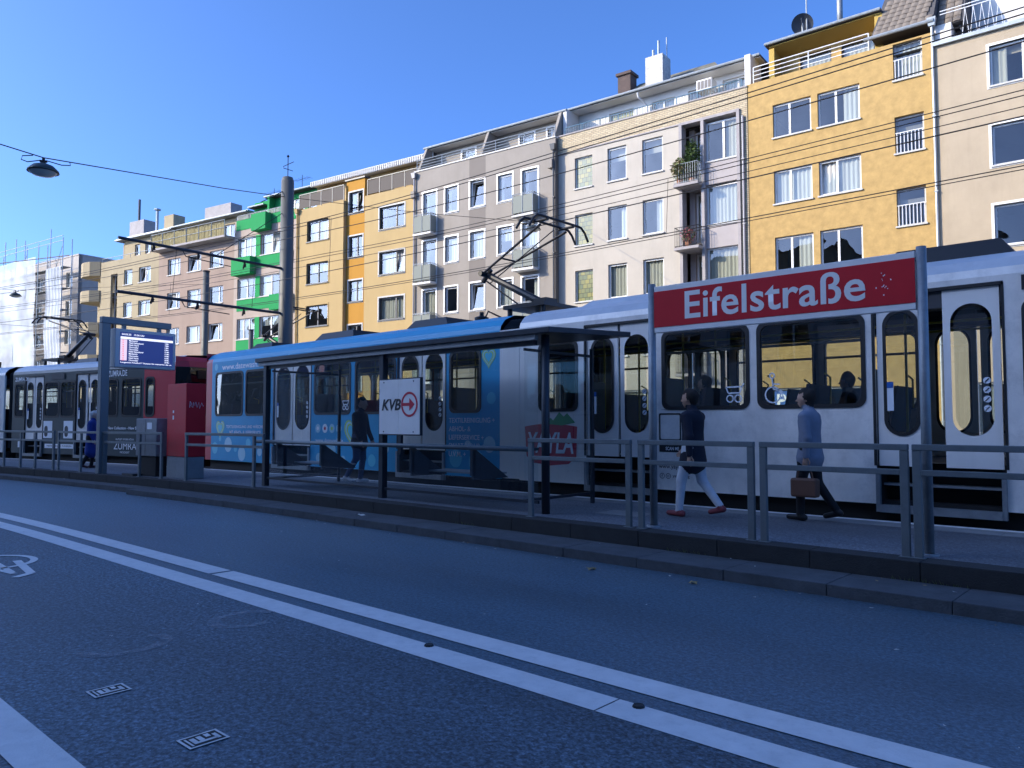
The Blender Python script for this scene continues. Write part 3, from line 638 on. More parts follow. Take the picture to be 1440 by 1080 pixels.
for u0, u1, v, y in ((.1, 4.15, 15.26, -.15), (5.9, 9.9, 15.32, .1)):
    mb = MB(); gp = MB(); n = 4
    for i in range(n+1): x = u0+(u1-u0)*i/n; mb.box(x-.025, x+.025, y-.025, y+.025, v-.1, v+.95)
    mb.box(u0, u1, y-.03, y+.03, v+.95, v+1.0)
    for i in range(n): gp.box(u0+(u1-u0)*i/n+.04, u0+(u1-u0)*(i+1)/n-.04, y-.006, y+.006, v+.08, v+.92)
    t = O_.part('terrace_railing', mb, 'frame_d'); O_.part('infill_panel', gp, mat('bronze_panel', (.15, .13, .11), .9, spec=.1) if u0 < 1 else bpy.data.materials['bronze_panel'], t)
O_.win(2.6, 3.8, 15.8, 17.0, (1,), y=1.5, fr='frame_d', sill=False); O_.win(8.2, 9.7, 15.8, 17.0, (1, 1), y=1.5, sill=False)
O_.wall(-.1, 9.99, 15.1, 17.18, 'cyel', y=1.5, ret=0, name='terrace_wall'); O_.roof(-.1, 10.3, 17.2, 1.0, th=.2, fascia='white_soffit', gutter=False, soffit='white_soffit')
mb = MB()
for i in range(60): x = -.1+10.4*i/60; mb.box(x, x+.08, .90, .955, 17.12, 17.42)
O_.part('fascia_ribs', mb, 'white_soffit')
O_.downpipe(.1, .1, 15.0, y=-.33, m='cyel'); 
# ---- green building
GN = Building('pale apartment house with bright green spandrels and box balconies', (-49.65, 26.02), 9.3, 6.57)
M['green'] = stucco('green_render', (.035, .36, .11), .06); M['palepink'] = stucco('pale_pink_render', (.54, .44, .36), .1, streak=.3)
for k, v in enumerate((12.85, 10.04, 7.27, 4.5)):
    GN.win(.37, 2.26, v, v+1.42, (1, 1, 1) if k != 1 else (1, 1), cur='full' if k == 0 else 'half', fw=.07); GN.win(2.76, 5.86, v, v+1.42, (1, 1, 1), cur=['full', 'sides', 'half', 'full'][k], ajar=1 if k == 0 else None)
    GN.part('green_band', MB().box(2.28, 2.74, -.03, .0, v-.0, v+1.42), 'green')
GN.win(.5, 2.6, .8, 2.9, (1, 1)); GN.win(3.2, 6, .8, 2.9, (1, 1)); GN.wall(0, 6.57, 0, 15.5, 'palepink'); GN.shell(15.45, 'palepink'); GN.floors((3.4, 6.4, 9.2, 12.0))
for u0, u1, v0, v1, d in ((.32, 2.3, 11.62, 12.80, .5), (2.31, 6.0, 12.02, 12.80, .03), (.37, 4.2, 9.22, 9.99, .03), (4.21, 6.0, 8.98, 9.99, .45), (.37, 6.0, 6.2, 7.22, .03), (.2, 2.40, 14.83, 15.53, .03), (2.41, 3.84, 14.44, 15.56, .55), (3.85, 6.2, 14.85, 15.53, .03), (.37, 6.0, 3.6, 4.45, .03)):
    GN.part('balcony_box' if d > .2 else 'spandrel', MB().box(u0, u1, -d, -.003, v0, v1), 'green')
GN.rail(.1, 6.5, 15.55, .35, y=.1, rails=1, bars=.12, m='zinc')
GN.win(3.0, 5.2, 15.8, 16.85, (1, 1), y=1.6, sill=False, cur='full'); GN.win(5.5, 6.5, 15.8, 16.85, (1,), y=1.6, sill=False, cur='full'); GN.win(.4, 1.6, 15.6, 16.6, (1,), y=1.6, sill=False)
GN.wall(0, 6.57, 15.1, 17.2, 'green', y=1.6, ret=0, name='terrace_wall'); GN.part('cheek_wall', MB().box(2.0, 2.2, 1.1, 1.6, 15.5, 17.2), 'green'); GN.roof(1.6, 6.7, 17.22, 1.2, th=.1); GN.roof(-.1, 1.59, 16.75, 1.2, th=.1); GN.downpipe(6.45, .1, 15.0, y=-.1, m='zinc')
# ---- pinkish tan building with the reed-screened terrace
PK = Building('pinkish tan apartment house with three window columns and a reed-screened roof terrace', (-58.24, 24.52), 9.9, 8.72)
M['tan'] = stucco('pink_tan_render', (.44, .33, .26), .10, streak=.25)
for k, v in enumerate((12.54, 10.0, 7.36, 4.7)):
    for j, u in enumerate((1.09, 3.52, 6.02)): PK.win(u, u+1.54, v, v+1.22, (.68, .32), ajar=0 if (k+j) % 3 == 1 else None, cur=['full', 'right', 'half', 'full', 'none'][(k*2+j) % 5])
PK.win(.8, 3, .8, 2.9, (1, 1)); PK.win(4, 7.4, .8, 2.9, (1, 1, 1)); PK.wall(0, 8.72, 0, 14.36, 'tan'); PK.shell(14.34, 'tan'); PK.floors((3.4, 6.4, 9.0, 11.7))
tb = PK.part('terrace_slab', MB().box(.0, 8.6, -.75, .3, 14.36, 14.5), 'concrete')
rn = random.Random(5); mb = MB()
for i in range(230): x = .05+8.5*i/230; mb.box(x, x+.026, -.70+rn.uniform(-.012, .012), -.685, 14.5, 15.42+rn.uniform(-.1, .1))
PK.part('reed_screen', mb, mat('dry_reed', (.36, .30, .14), .9, var=.4, vscale=9), tb)
PK.rail(.05, 8.55, 14.5, 1.05, y=-.72, rails=2, post=1.4, m='zinc', name='balustrade', parent=tb)
for u in (3.4, 5.6, 7.4): PK.win(u, u+1.3, 14.5, 16.0, (1, 1), y=1.4, sill=False)
M['creamr'] = stucco('cream_render', (.50, .41, .26), .10, streak=.3)
PK.wall(0, 8.72, 14.3, 16.45, 'creamr', y=1.4, ret=0, name='terrace_wall'); PK.roof(-.1, 8.8, 16.45, .95, th=.16, m='zinc')
PK.part('chimney', MB().box(3.0, 6.0, 1.7, 2.7, 16.62, 17.75), 'concrete')
# ---- cream corner building
CR = Building('cream corner apartment house with rounded corner balconies and glazed stair strip', (-65.94, 23.13), 10.2, 7.82)
for k, v in enumerate((12.38, 9.80, 7.2, 4.6)):
    CR.win(3.28, 4.4, v, v+1.18, (1,), cur='full'); CR.win(5.27, 6.8, v, v+1.18, (.5, .5), ajar=0 if k == 0 else None, cur='full' if k % 2 else 'right')
    CR.part('balcony', MB().hexa(*[[(x, y, z) for x, y in ((.05, -.1), (-.6, -.55), (-1.6, -.6), (-2.35, -.3), (-2.6, .5), (-2.6, 2), (.05, 2))] for z in (v-1.03, v-.12)]), 'creamr')
    CR.win(-2.1, -.5, v-.1, v+1.3, (1, 1), y=1.3, sill=False)
CR.win(1.5, 2.42, 4.0, 13.4, (1,), transom=.5, cur='none', depth=.4); CR.win(3.2, 6.8, .8, 2.9, (1, 1, 1))
CR.wall(.02, 7.82, 0, 14.5, 'creamr', depth=.17); CR.wall(-2.6, 0, 0, 14.5, 'creamr', y=1.3, ret=0); CR.shell(14.5, 'creamr', u0=-2.6, y0=1.32)
CR.part('corner_parapet', MB().hexa(*[[(x, y, z) for x, y in ((.02, -.05), (-.7, -.5), (-1.6, -.55), (-2.4, -.25), (-2.62, .5), (-2.62, 2), (.02, 2))] for z in (13.45, 14.6)]), 'creamr')
CR.floors((3.4, 6.3, 8.9, 11.5), u0=0)
CR.rail(.1, 7.8, 14.52, .3, y=.1, rails=1, m='zinc')
for u in (2.7, 4.1, 5.5, 6.9): CR.win(u, u+.72, 15.0, 15.9, (1,), y=1.2, sill=False, cur='full')
CR.wall(1.2, 7.82, 14.2, 16.3, 'creamr', y=1.2, ret=0, name='terrace_wall'); CR.part('end_wall', MB().box(1.1, 1.25, 1.2, 8, 14.2, 16.1), 'creamr'); CR.roof(.6, 7.9, 16.32, .85, th=.2, m='zinc')
CR.part('chimney', MB().box(1.25, 3.2, 1.6, 2.6, 16.53, 18.0), 'concrete')
fl = CR.part('chimney', MB().box(5.9, 7.1, 1.6, 2.6, 16.53, 17.85), 'creamr'); CR.part('flue', MB().tube([(5.0, 1.6, 16.5), (5.0, 1.6, 18.5)], .11).tube([(5.0, 1.6, 18.45), (5.0, 1.6, 18.55)], .26), 'zinc', fl); CR.part('flue', MB().tube([(1.9, 2, 17.9), (1.9, 2, 19.9)], .10), 'frame_d', fl)
# ---- unseen near-side row behind the viewpoint, built only for street shade and reflections
def near_house(X0, X1, h, c, label):
    th = math.atan2(-(D(X1)-D(X0)), X1-X0)
    b = Building.__new__(Building); b.rnd = random.Random(label); b.holes = []
    a = math.atan2(D(X0)-D(X1), X1-X0); L = math.hypot(X1-X0, D(X1)-D(X0))
    b.e = empty('unseen_house', (X1, -10.5-D(X1), 0), a+math.pi, label, 'building', None); b.w = L
    m = stucco('near_render', c, .1); k = 0; v = 4.2
    while v < h-2.2:
        u = 1.0
        while u < L-2: b.holes.append((u, u+1.3, v, v+1.5, 0)); u += 2.5
        v += 2.9
    b.wall(0, L, 0, h, m); b.shell(h, m); b.part('inner_wall', MB().quad((0, 4, 0), (L, 4, 0), (L, 4, h-.5), (0, 4, h-.5)), 'room')
    fm = MB().box(.003, 1.297, .1, .15, .003, .07).box(.003, 1.297, .1, .15, 1.43, 1.497).box(.003, .07, .101, .149, .07, 1.43).box(1.23, 1.297, .101, .149, .07, 1.43).box(.61, .69, .099, .151, .07, 1.43).mesh('window', M['frame_w'])
    gm = MB().quad((.07, .125, .07), (.61, .125, .07), (.61, .125, 1.43), (.07, .125, 1.43)).quad((.69, .125, .07), (1.23, .125, .07), (1.23, .125, 1.43), (.69, .125, 1.43)).mesh('pane', M['wglass'])
    for hh in b.holes:
        w = link('window', fm, b.e, (hh[0], 0, hh[2])); link('pane', gm, w)
    b.part('roof', MB().prism([(-.1, h), (L+.1, h), (L+.1, h+.12), (-.1, h+.12)], -.25, 9), 'roofing')
for i, (a, b, h, c, l) in enumerate(((-96, -72, 17.5, (.45, .40, .33), 'tan house on the near pavement, far end of the shaded row'), (-72, -52, 20.0, (.5, .47, .42), 'pale house on the near pavement between the tan and grey houses'),
        (-52, -36, 19.4, (.38, .38, .38), 'grey house on the near pavement in the shaded row'), (-36, -20, 18.0, (.52, .44, .32), 'ochre house on the near pavement in the shaded row'),
        (-20, -4, 16.4, (.55, .53, .5), 'white house on the near pavement in the shaded row'), (-4, 14, 17.0, (.45, .32, .26), 'reddish house on the near pavement in the shaded row'), (14, 34, 16.2, (.5, .48, .44), 'cream house on the near pavement, near end of the shaded row'))): near_house(a, b, h, c, l)
# ---- scaffolded building at the far left
SC = Building('far pale building wrapped in white scaffold netting', (-112, 24.5), 8, 26)
M['farwall'] = stucco('far_render', (.55, .50, .45), .1, vs=.4)
for r_ in range(5):
    for u in (1.5, 5, 8.5, 12, 17, 20.5, 23.5): SC.win(u, u+1.3, 3.8+3*r_, 5.4+3*r_, (1, 1), cur='full', sill=True)
SC.wall(0, 26, 0, 19.0, 'farwall'); SC.shell(19, 'farwall', depth=14); SC.floors((3, 6, 9, 12, 15)); SC.roof(-.05, 26.05, 19.0, -.05, th=.15, gutter=False, m='farwall')
BK = Building('far beige block standing behind the netted building', (-92, 36.0), 9, 9.5)
for r_ in range(7):
    for u in (1, 3.4, 6.2): BK.win(u, u+1.2, 3+2.8*r_, 4.4+2.8*r_, (1,), cur='half')
BK.wall(0, 9.5, 0, 23, 'creamr'); BK.shell(23, 'creamr'); BK.roof(-.1, 9.6, 22.9, -.1, gutter=False)
sc_rot = R(8); se = empty('scaffold', (-112, 24.5, 0), sc_rot, 'galvanised scaffold of poles and decks in front of the far netted building', 'scaffold')
for i in range(11):
    u = -.2+2.6*i
    for y in (-1.5, -.6):
        if y > -1 and i % 2: continue
        MB().tube([(u, y, 0), (u, y, 20.6+(1.2 if i in (5, 6, 9) else 0))], .05, 6).build('standard', M['zinc'], se)
for k in range(9):
    z = 2.2+2.2*k
    if z < 19.6: MB().box(-.2, 25.8, -1.42, -.66, z, z+.05).build('deck', M['slab'], se)
    for dz in (.5, 1.0): MB().tube([(-.2, -1.5, z+dz), (25.8, -1.5, z+dz)], .03, 6).build('guard_rail', M['zinc'], se)
for i in range(0, 10, 3):
    for k in range(4): MB().tube([(-.2+2.6*i, -1.52, 2.2+4.4*k), (2.4+2.6*i, -1.52, 6.6+4.4*k)], .025, 5).build('brace', M['zinc'], se)
def netmat():
    m, nt, p, L = nodes('scaffold_net'); out = nt.nodes['Material Output']
    tr = nt.nodes.new('ShaderNodeBsdfTransparent'); mx = nt.nodes.new('ShaderNodeMixShader'); mx.inputs[0].default_value = .62
    p.inputs['Base Color'].default_value = (.62, .66, .70, 1); p.inputs['Roughness'].default_value = .9
    tc = nt.nodes.new('ShaderNodeTexCoord'); n = nt.nodes.new('ShaderNodeTexNoise'); n.inputs['Scale'].default_value = .35; L(tc.outputs['Object'], n.inputs['Vector'])
    r = nt.nodes.new('ShaderNodeMapRange'); r.inputs[1].default_value = .3; r.inputs[2].default_value = .7; r.inputs[3].default_value = .4; r.inputs[4].default_value = .8; L(n.outputs[0], r.inputs[0]); L(r.outputs[0], mx.inputs[0])
    L(tr.outputs[0], mx.inputs[1]); L(p.outputs[0], mx.inputs[2]); L(mx.outputs[0], out.inputs[0]); return m
M['net'] = netmat()
def net(u0, u1, v0, v1, label):
    n = 24; k = 16; v = []; f = []
    for i in range(n+1):
        for j in range(k+1):
            u = u0+(u1-u0)*i/n; z = v0+(v1-v0)*j/k
            v.append((u, -1.62+.06*math.sin(i*1.3+j*.4)+.07*math.sin(j*1.1), z))
    for i in range(n):
        for j in range(k): a = i*(k+1)+j; f.append((a, a+k+1, a+k+2, a+1))
    o = MB().add(v, f).build('scaffold_net', M['net'], None, (-112, 24.5, 0), sc_rot, True); tag(o, label, 'netting')
net(-.3, 20.4, .5, 19.2, 'white debris netting over the wide end of the far scaffold'); net(22.7, 25.9, .5, 17.6, 'white debris netting over the narrow end of the far scaffold')
# ------------------------------------------------------------------ lettering
def text_mesh(body, width, height, bold=0, shear=0, m=None, space=1.0):
    cu = bpy.data.curves.new('lettering', 'FONT'); cu.body = body; cu.size = 1; cu.offset = bold; cu.shear = shear; cu.space_character = space
    cu.resolution_u = 4
    ob = bpy.data.objects.new('lettering', cu); me = bpy.data.meshes.new_from_object(ob)
    bpy.data.objects.remove(ob); bpy.data.curves.remove(cu)
    n = len(me.vertices); co = np.empty(n*3, dtype=np.float32); me.vertices.foreach_get('co', co); co = co.reshape(-1, 3)
    mn = co.min(0); mx = co.max(0); s = (width/(mx[0]-mn[0]) if width else height/(mx[1]-mn[1])); t = height/(mx[1]-mn[1]) if height else s
    o = np.zeros_like(co); o[:, 0] = (co[:, 0]-mn[0])*s; o[:, 2] = (co[:, 1]-mn[1])*t
    me.vertices.foreach_set('co', o.ravel()); me.materials.clear(); me.materials.append(m); me.update(); return me
def text(body, x, z, y, width, height, m, parent, bold=0, shear=0, space=1.0, xf=None, name='lettering'):
    me = text_mesh(body, width, height, bold, shear, M[m], space); o = link(name, me, parent)
    place(o, (x, y, z), xf); return o
def place(o, loc, xf=None):
    if xf is None: o.location = loc
    else:
        a = xf[1]; o.location = (xf[0][0]+loc[0]*math.cos(a)-loc[1]*math.sin(a), xf[0][1]+loc[0]*math.sin(a)+loc[1]*math.cos(a), loc[2]); o.rotation_euler = (0, 0, a)
    return o
# ------------------------------------------------------------------ trams
TW = 2.62
def tram_section(T, x0, x1, wins, doors, paint, xf=None, cab=None, detail=True, grime=None, roofm='tram_roof', joint=None, noses=M['tram_red']):
    def put(mb, name, m, parent=None, smooth=False):
        o = mb.build(name, [M[k] if isinstance(k, str) else k for k in m] if isinstance(m, list) else (M[m] if isinstance(m, str) else m), parent or T, smooth=smooth)
        if parent is None: place(o, (0, 0, 0), xf)
        return o
    zt = lambda z: z+PZ
    zb, zs = zt(.2), zt(3.05)
    wl = [(a, b, rrect(a, b, zt(1.48), zt(2.73), .13)) for a, b in wins]
    for (pa, pb, pm) in paint:
        for y, nm in ((0, 'side_panel'), (TW, 'far_side_panel')):
            mb = MB(); loops = []
            edges = [pa]
            ds = sorted([d for d in doors if d[0] >= pa-.01 and d[1] <= pb+.01]); cur = pa; spans = []
            for d in ds: spans.append((cur, d[0])); cur = d[1]
            spans.append((cur, pb))
            for a, b in spans:
                if b-a < .01: continue
                hs = [l for (wa, wb, l) in wl if wa >= a and wb <= b]
                mb.poly([[(a, zb), (b, zb), (b, zs), (a, zs)]]+hs, y)
                mb.quad((a, y, zb), (a, y+(.06 if y == 0 else -.06), zb), (a, y+(.06 if y == 0 else -.06), zs), (a, y, zs)); mb.quad((b, y, zb), (b, y+(.06 if y == 0 else -.06), zb), (b, y+(.06 if y == 0 else -.06), zs), (b, y, zs))
            for d in ds: mb.quad((d[0], y, zt(2.95)), (d[1], y, zt(2.95)), (d[1], y, zs), (d[0], y, zs))
            put(mb, nm, pm)
        # roof sweep
        prof = [(0, 3.05), (.03, 3.15), (.15, 3.28), (.42, 3.39), (1.31, 3.45), (2.20, 3.39), (2.47, 3.28), (2.59, 3.15), (TW, 3.05)]
        mb = MB(); v = []; f = []
        for x in (pa, pb): v += [(x, y, zt(z)) for y, z in prof]
        n = len(prof)
        for i in range(n-1): mb.add([v[i], v[n+i], v[n+i+1], v[i+1]], [(0, 1, 2, 3)], 0 if i in (0, n-2) else 1)
        put(mb, 'roof', [pm, roofm])
    for (a, b, l) in wl:
        for y, s in ((0, 1), (TW, -1)):
            mb = MB(); o_, i_ = inset(l, -.012), inset(l, .045); k = len(l)
            for yy in (y-.012*s,): mb.add([(p[0], yy, p[1]) for p in o_]+[(p[0], yy, p[1]) for p in i_], [(j, (j+1) % k, k+(j+1) % k, k+j) for j in range(k)])
            mb.add([(p[0], y-.012*s, p[1]) for p in o_]+[(p[0], y+.0*s, p[1]) for p in o_], [(j, (j+1) % k, k+(j+1) % k, k+j) for j in range(k)])
            mb.add([(p[0], y-.012*s, p[1]) for p in i_]+[(p[0], y+.05*s, p[1]) for p in i_], [(j, (j+1) % k, k+(j+1) % k, k+j) for j in range(k)])
            w = put(mb, 'window', 'black')
            put(MB().add([(p[0], y+.006*s, p[1]) for p in i_], [tuple(range(k))]), 'pane', 'tglass', w)
            if b-a > .7: put(MB().box(a+.05, b-.05, y+(.012 if s > 0 else -.03), y+(.03 if s > 0 else -.012), zt(2.36), zt(2.40)), 'vent_bar', 'black', w)
    for d in doors:
        a, b = d[:2]; gap = d[2] if len(d) > 2 else .05
        mid = d[3] if len(d) > 3 else (a+b)/2
        for y, s in ((0, 1), (TW, -1)):
            g = gap if s > 0 else .05
            for k_, (l0, l1) in enumerate(((a+.03, mid-g/2), (mid+g/2, b-.03))):
                if detail:
                    ov = rrect(l0+.085, l1-.085, zt(1.10), zt(2.74), .5, 8)
                    mb = MB().poly([[(l0, zt(.70)), (l1, zt(.70)), (l1, zt(2.93)), (l0, zt(2.93))], ov], y+.03*s)
                    for xx in (l0, l1): mb.quad((xx, y+.03*s, zt(.7)), (xx, y+.07*s, zt(.7)), (xx, y+.07*s, zt(2.93)), (xx, y+.03*s, zt(2.93)))
                    lf = put(mb, 'door', 'tram_white'); n = len(ov); i_ = inset(ov, .035)
                    sm = MB().add([(p[0], y+.018*s, p[1]) for p in inset(ov, -.01)]+[(p[0], y+.018*s, p[1]) for p in i_], [(j, (j+1) % n, n+(j+1) % n, n+j) for j in range(n)])
                    put(sm, 'window_seal', 'black', lf); put(MB().add([(p[0], y+.034*s, p[1]) for p in i_], [tuple(range(n))]), 'pane', 'tglass', lf)
                    if s > 0:
                        if k_ == 1:
                            for q in range(4):
                                put(MB().poly([circ(l1-.15, zt(1.78-.115*q), .042, 16)], y+.012), 'sticker', 'print_white', lf); cx_, cz_ = l1-.15, zt(1.78-.115*q)
                                put(MB().bar((cx_-.022, y+.010, cz_-.022), (cx_+.022, y+.010, cz_+.022), .003, .012), 'sticker_bar', 'print_black', lf)
                            put(MB().lathe([(0, .02), (.035, .02), (.04, 0)], n=14), 'door_button', 'print_red' if len(d) > 2 else 'black', lf)
                            bo = lf.children[-1]; bo.rotation_euler = (R(90), 0, 0); bo.location = (l0+.045, y+.03, zt(1.40))
                        else:
                            put(MB().box(l0+.12, l0+.20, y+.008, y+.012, zt(1.42), zt(1.72)), 'sticker', 'print_white', lf); put(MB().box(l0+.12, l0+.20, y+.006, y+.010, zt(1.72), zt(1.80)), 'sticker', 'print_pblue', lf)
                else: put(MB().box(l0, l1, y+.03*s, y+.05*s, zt(.7), zt(2.93)), 'door', 'tram_white')
            if s > 0:
                # step well and folding step
                put(MB().box(a, b, .35, .37, zt(.2), zt(.72)).box(a-.0, a+.03, .02, .35, zt(.12), zt(.70)).box(b-.03, b, .02, .35, zt(.12), zt(.70)), 'step_well', 'under')
                put(MB().box(a+.05, b-.05, -.06, .33, zt(.16), zt(.19)).box(a+.05, b-.05, -.065, -.045, zt(.10), zt(.20)), 'step', 'steel'); put(MB().box(a+.05, b-.05, .12, .34, zt(.44), zt(.47)), 'step', 'steel')
                for xx in (a+.0, b-.05): put(MB().prism([(xx, zt(.10)), (xx+.05, zt(.10)), (xx+.05, zt(.66)), (xx, zt(.66))], -.05, .019), 'step_bracket', 'steel')
            else: put(MB().box(a, b, y-.02, y-.005, zt(.2), zt(.70)), 'far_step_panel', 'under')
            fr = MB(); yy = y-.006*s
            for xx in (a-.025, b-.005): fr.box(xx, xx+.03, min(yy, yy+.03*s), max(yy, yy+.03*s), zt(.70), zt(2.96))
            fr.box(a-.02, b+.02, min(yy, yy+.03*s), max(yy, yy+.03*s), zt(2.935), zt(2.975)); put(fr, 'door_frame', 'black')
    # inside
    put(MB().quad((x0, .03, zt(.75)), (x1, .03, zt(.75)), (x1, TW-.03, zt(.75)), (x0, TW-.03, zt(.75))), 'floor', 'int_floor')
    put(MB().quad((x0, .03, zt(2.98)), (x1, .03, zt(2.98)), (x1, TW-.03, zt(2.98)), (x0, TW-.03, zt(2.98))), 'ceiling', 'interior')
    put(MB().box(x0+.1, x1-.1, .12, TW-.12, zt(-.12), zt(.24)), 'underframe', 'under')
    if detail:
        for (a, b) in wins:
            n = 2 if b-a > 1.1 else 1
            for i in range(n):
                cx = a+(b-a)*(i+.5)/n
                for y0 in (.12, 1.58):
                    st = put(MB().box(cx-.25, cx+.22, y0, y0+.9, zt(1.13), zt(1.22)).box(cx-.1, cx+.1, y0+.1, y0+.8, zt(.76), zt(1.13)), 'seat', 'seat_red')
                    put(MB().hexa([(cx+.18, y0, zt(1.2)), (cx+.24, y0, zt(1.2)), (cx+.24, y0+.9, zt(1.2)), (cx+.18, y0+.9, zt(1.2))], [(cx+.28, y0+.03, zt(1.82)), (cx+.33, y0+.03, zt(1.82)), (cx+.33, y0+.87, zt(1.82)), (cx+.28, y0+.87, zt(1.82))]), 'backrest', 'seat_red', st)
                    put(MB().tube([(cx+.32, y0+.85, zt(1.5)), (cx+.32, y0+.85, zt(1.95)), (cx+.30, y0+.7, zt(2.0))], .016, 6), 'grab_handle', 'handrail', st)
        for d in doors:
            for xx in (d[0]-.12, d[1]+.12):
                put(MB().tube([(xx, .75, zt(.76)), (xx, .75, zt(2.97))], .02, 8).tube([(xx, 1.9, zt(.76)), (xx, 1.9, zt(2.97))], .02, 8), 'grab_pole', 'handrail'); put(MB().box(xx-.015, xx+.015, .1, .75, zt(.78), zt(2.0)), 'draught_screen', 'int_dark')
        put(MB().tube([(x0+.3, .75, zt(2.62)), (x1-.3, .75, zt(2.62))], .018, 8).tube([(x0+.3, 1.87, zt(2.62)), (x1-.3, 1.87, zt(2.62))], .018, 8), 'ceiling_rail', 'handrail')
        for y0, y1 in ((.05, .32), (TW-.32, TW-.05)): put(MB().box(x0+.1, x1-.1, y0, y1, zt(2.72), zt(2.97)), 'ceiling_duct', 'int_dark')
    # bogies
    for bx in (x0+2.6, x1-1.0):
        bo = put(MB().box(bx-1.0, bx+1.0, .35, TW-.35, .18, .42), 'bogie', 'under')
        for wx in (bx-.75, bx+.75):
            for y in (.6, TW-.6): put(MB().tube([(wx, y-.06, .36), (wx, y+.06, .36)], .33, 20), 'wheel', 'under', bo)
    # ends
    for side in (-1, 1):
        e = x0 if side < 0 else x1
        if cab and side in cab:
            f_ = [(e, 0), (e+side*.50, .33), (e+side*.55, TW/2), (e+side*.50, TW-.33), (e, TW)]
            def ringz(z, k=0): return [(x-side*k*(1 if abs(x-e) > .1 else 0), y, z) for x, y in f_]
            levels = [(zt(.25), .1), (zt(.9), 0), (zt(1.5), 0), (zt(3.02), .26), (zt(3.2), .32), (zt(3.34), .45)]
            mb = MB()
            for (za, ka), (zc, kc) in zip(levels, levels[1:]):
                r0, r1 = ringz(za, ka), ringz(zc, kc); win = abs(za-zt(1.5)) < .01
                for i in range(4): mb.quad(r0[i], r0[i+1], r1[i+1], r1[i], 1 if win else 0)
            mb.add(ringz(zt(3.34), .45), [(0, 1, 2, 3, 4)])
            nb = put(mb, 'cab_nose', [noses, M['print_black']])
            # windscreen set proud of the nose
            r0, r1 = ringz(zt(1.52), 0), ringz(zt(3.0), .26)
            gm = MB()
            for i in range(4): gm.quad(*[(p[0]+side*.012, p[1], p[2]) for p in (r0[i], r0[i+1], r1[i+1], r1[i])])
            put(gm, 'windscreen', glass('windscreen_glass', (.12, .13, .14), .04, 1.3) if 'windscreen_glass' not in bpy.data.materials else bpy.data.materials['windscreen_glass'], nb)
            db = put(MB().box(e+side*.33-.02, e+side*.33+.02, .55, TW-.55, zt(2.66), zt(2.92)), 'destination_box', 'print_black', nb)
            for y in (.5, TW-.5): put(MB().box(e+side*.49-.02, e+side*.49+.03*0+.02, y-.14, y+.14, zt(.95), zt(1.15)), 'headlight', 'white', nb)
            put(MB().box(min(e, e+side*.7), max(e, e+side*.7), TW/2-.12, TW/2+.12, .45, .7), 'coupler', 'under', nb)
            put(MB().quad((e-side*.9, .04, zt(.75)), (e-side*.9, TW-.04, zt(.75)), (e-side*.9, TW-.04, zt(2.98)), (e-side*.9, .04, zt(2.98))), 'cab_partition', 'int_dark')
        elif joint != side:
            pass
def bellows(T, x0, x1, xf=None):
    mb = MB(); n = 7; prof = [(.12, .35), (.12, 3.1), (.35, 3.3), (TW-.35, 3.3), (TW-.12, 3.1), (TW-.12, .35)]
    for i in range(n*2):
        xa = x0+(x1-x0)*i/(n*2); xb = x0+(x1-x0)*(i+1)/(n*2); ka, kb = (0, .07) if i % 2 == 0 else (.07, 0)
        def rg(x, k): return [(x, min(max(y+(k if y < TW/2 else -k), 0), TW), z+PZ-(k if z > 3.2 else 0)) for y, z in prof]
        a, b = rg(xa, ka), rg(xb, kb)
        for j in range(len(prof)-1): mb.quad(a[j], b[j], b[j+1], a[j+1])
    o = mb.build('bellows', M['black'], T); place(o, (0, 0, 0), xf)
def pantograph(T, x, z, flip=1, xf=None, head=5.68):
    # single-arm pantograph: lower arm leans one way, upper arm the other
    y = TW/2; kx = x-flip*1.55; kz = z+.92; hx = x+flip*.35; top = head-.06
    mb = MB().box(x-.55, x+.55, y-.55, y+.55, z-.02, z+.06)
    for dx in (-.45, .45):
        for dy in (-.45, .45): mb.tube([(x+dx, y+dy, z-.2), (x+dx, y+dy, z)], .05, 8)
    base = mb.build('pantograph', M['blackmetal'], T); place(base, (0, 0, 0), xf)
    def sub(mb, nm): return mb.build(nm, M['blackmetal'], base)
    sub(MB().tube([(x+.1, y, z+.1), (kx, y, kz)], [.085, .065], 10).box(x-.05, x+.3, y-.18, y+.18, z+.05, z+.2), 'lower_arm')
    sub(MB().tube([(kx, y-.22, kz), (kx, y+.22, kz)], .06, 8).tube([(kx-.12*flip, y, kz-.15), (kx+.12*flip, y, kz+.1)], .055, 8), 'knee')
    sub(MB().tube([(kx, y-.14, kz), (hx, y-.42, top-.08)], .026, 8).tube([(kx, y+.14, kz), (hx, y+.42, top-.08)], .026, 8).tube([(kx+(hx-kx)*.33, y-.22, kz+(top-kz)*.31), (kx+(hx-kx)*.33, y+.22, kz+(top-kz)*.31)], .02, 6), 'upper_arm')
    sub(MB().tube([(x-.5*flip, y+.1, z+.05), (kx-.1*flip, y+.1, kz-.12)], .018, 6), 'control_rod'); sub(MB().tube([(kx+.1*flip, y, kz-.2), (hx, y, top-.12)], .012, 6), 'control_rod')
    for dx in (-.17, .17):
        p = []
        for i in range(17):
            s = -1+2*i/16; yy = y+s*.95; zz = top+.04 if abs(s) < .68 else top+.04-(abs(s)-.68)**2*2.6
            p.append((hx+dx, yy, zz))
        sub(MB().tube(p, .026, 6), 'contact_strip')
    for dy in (-.42, .42): sub(MB().tube([(hx-.2, y+dy, top), (hx+.2, y+dy, top)], .03, 8), 'head_carrier')
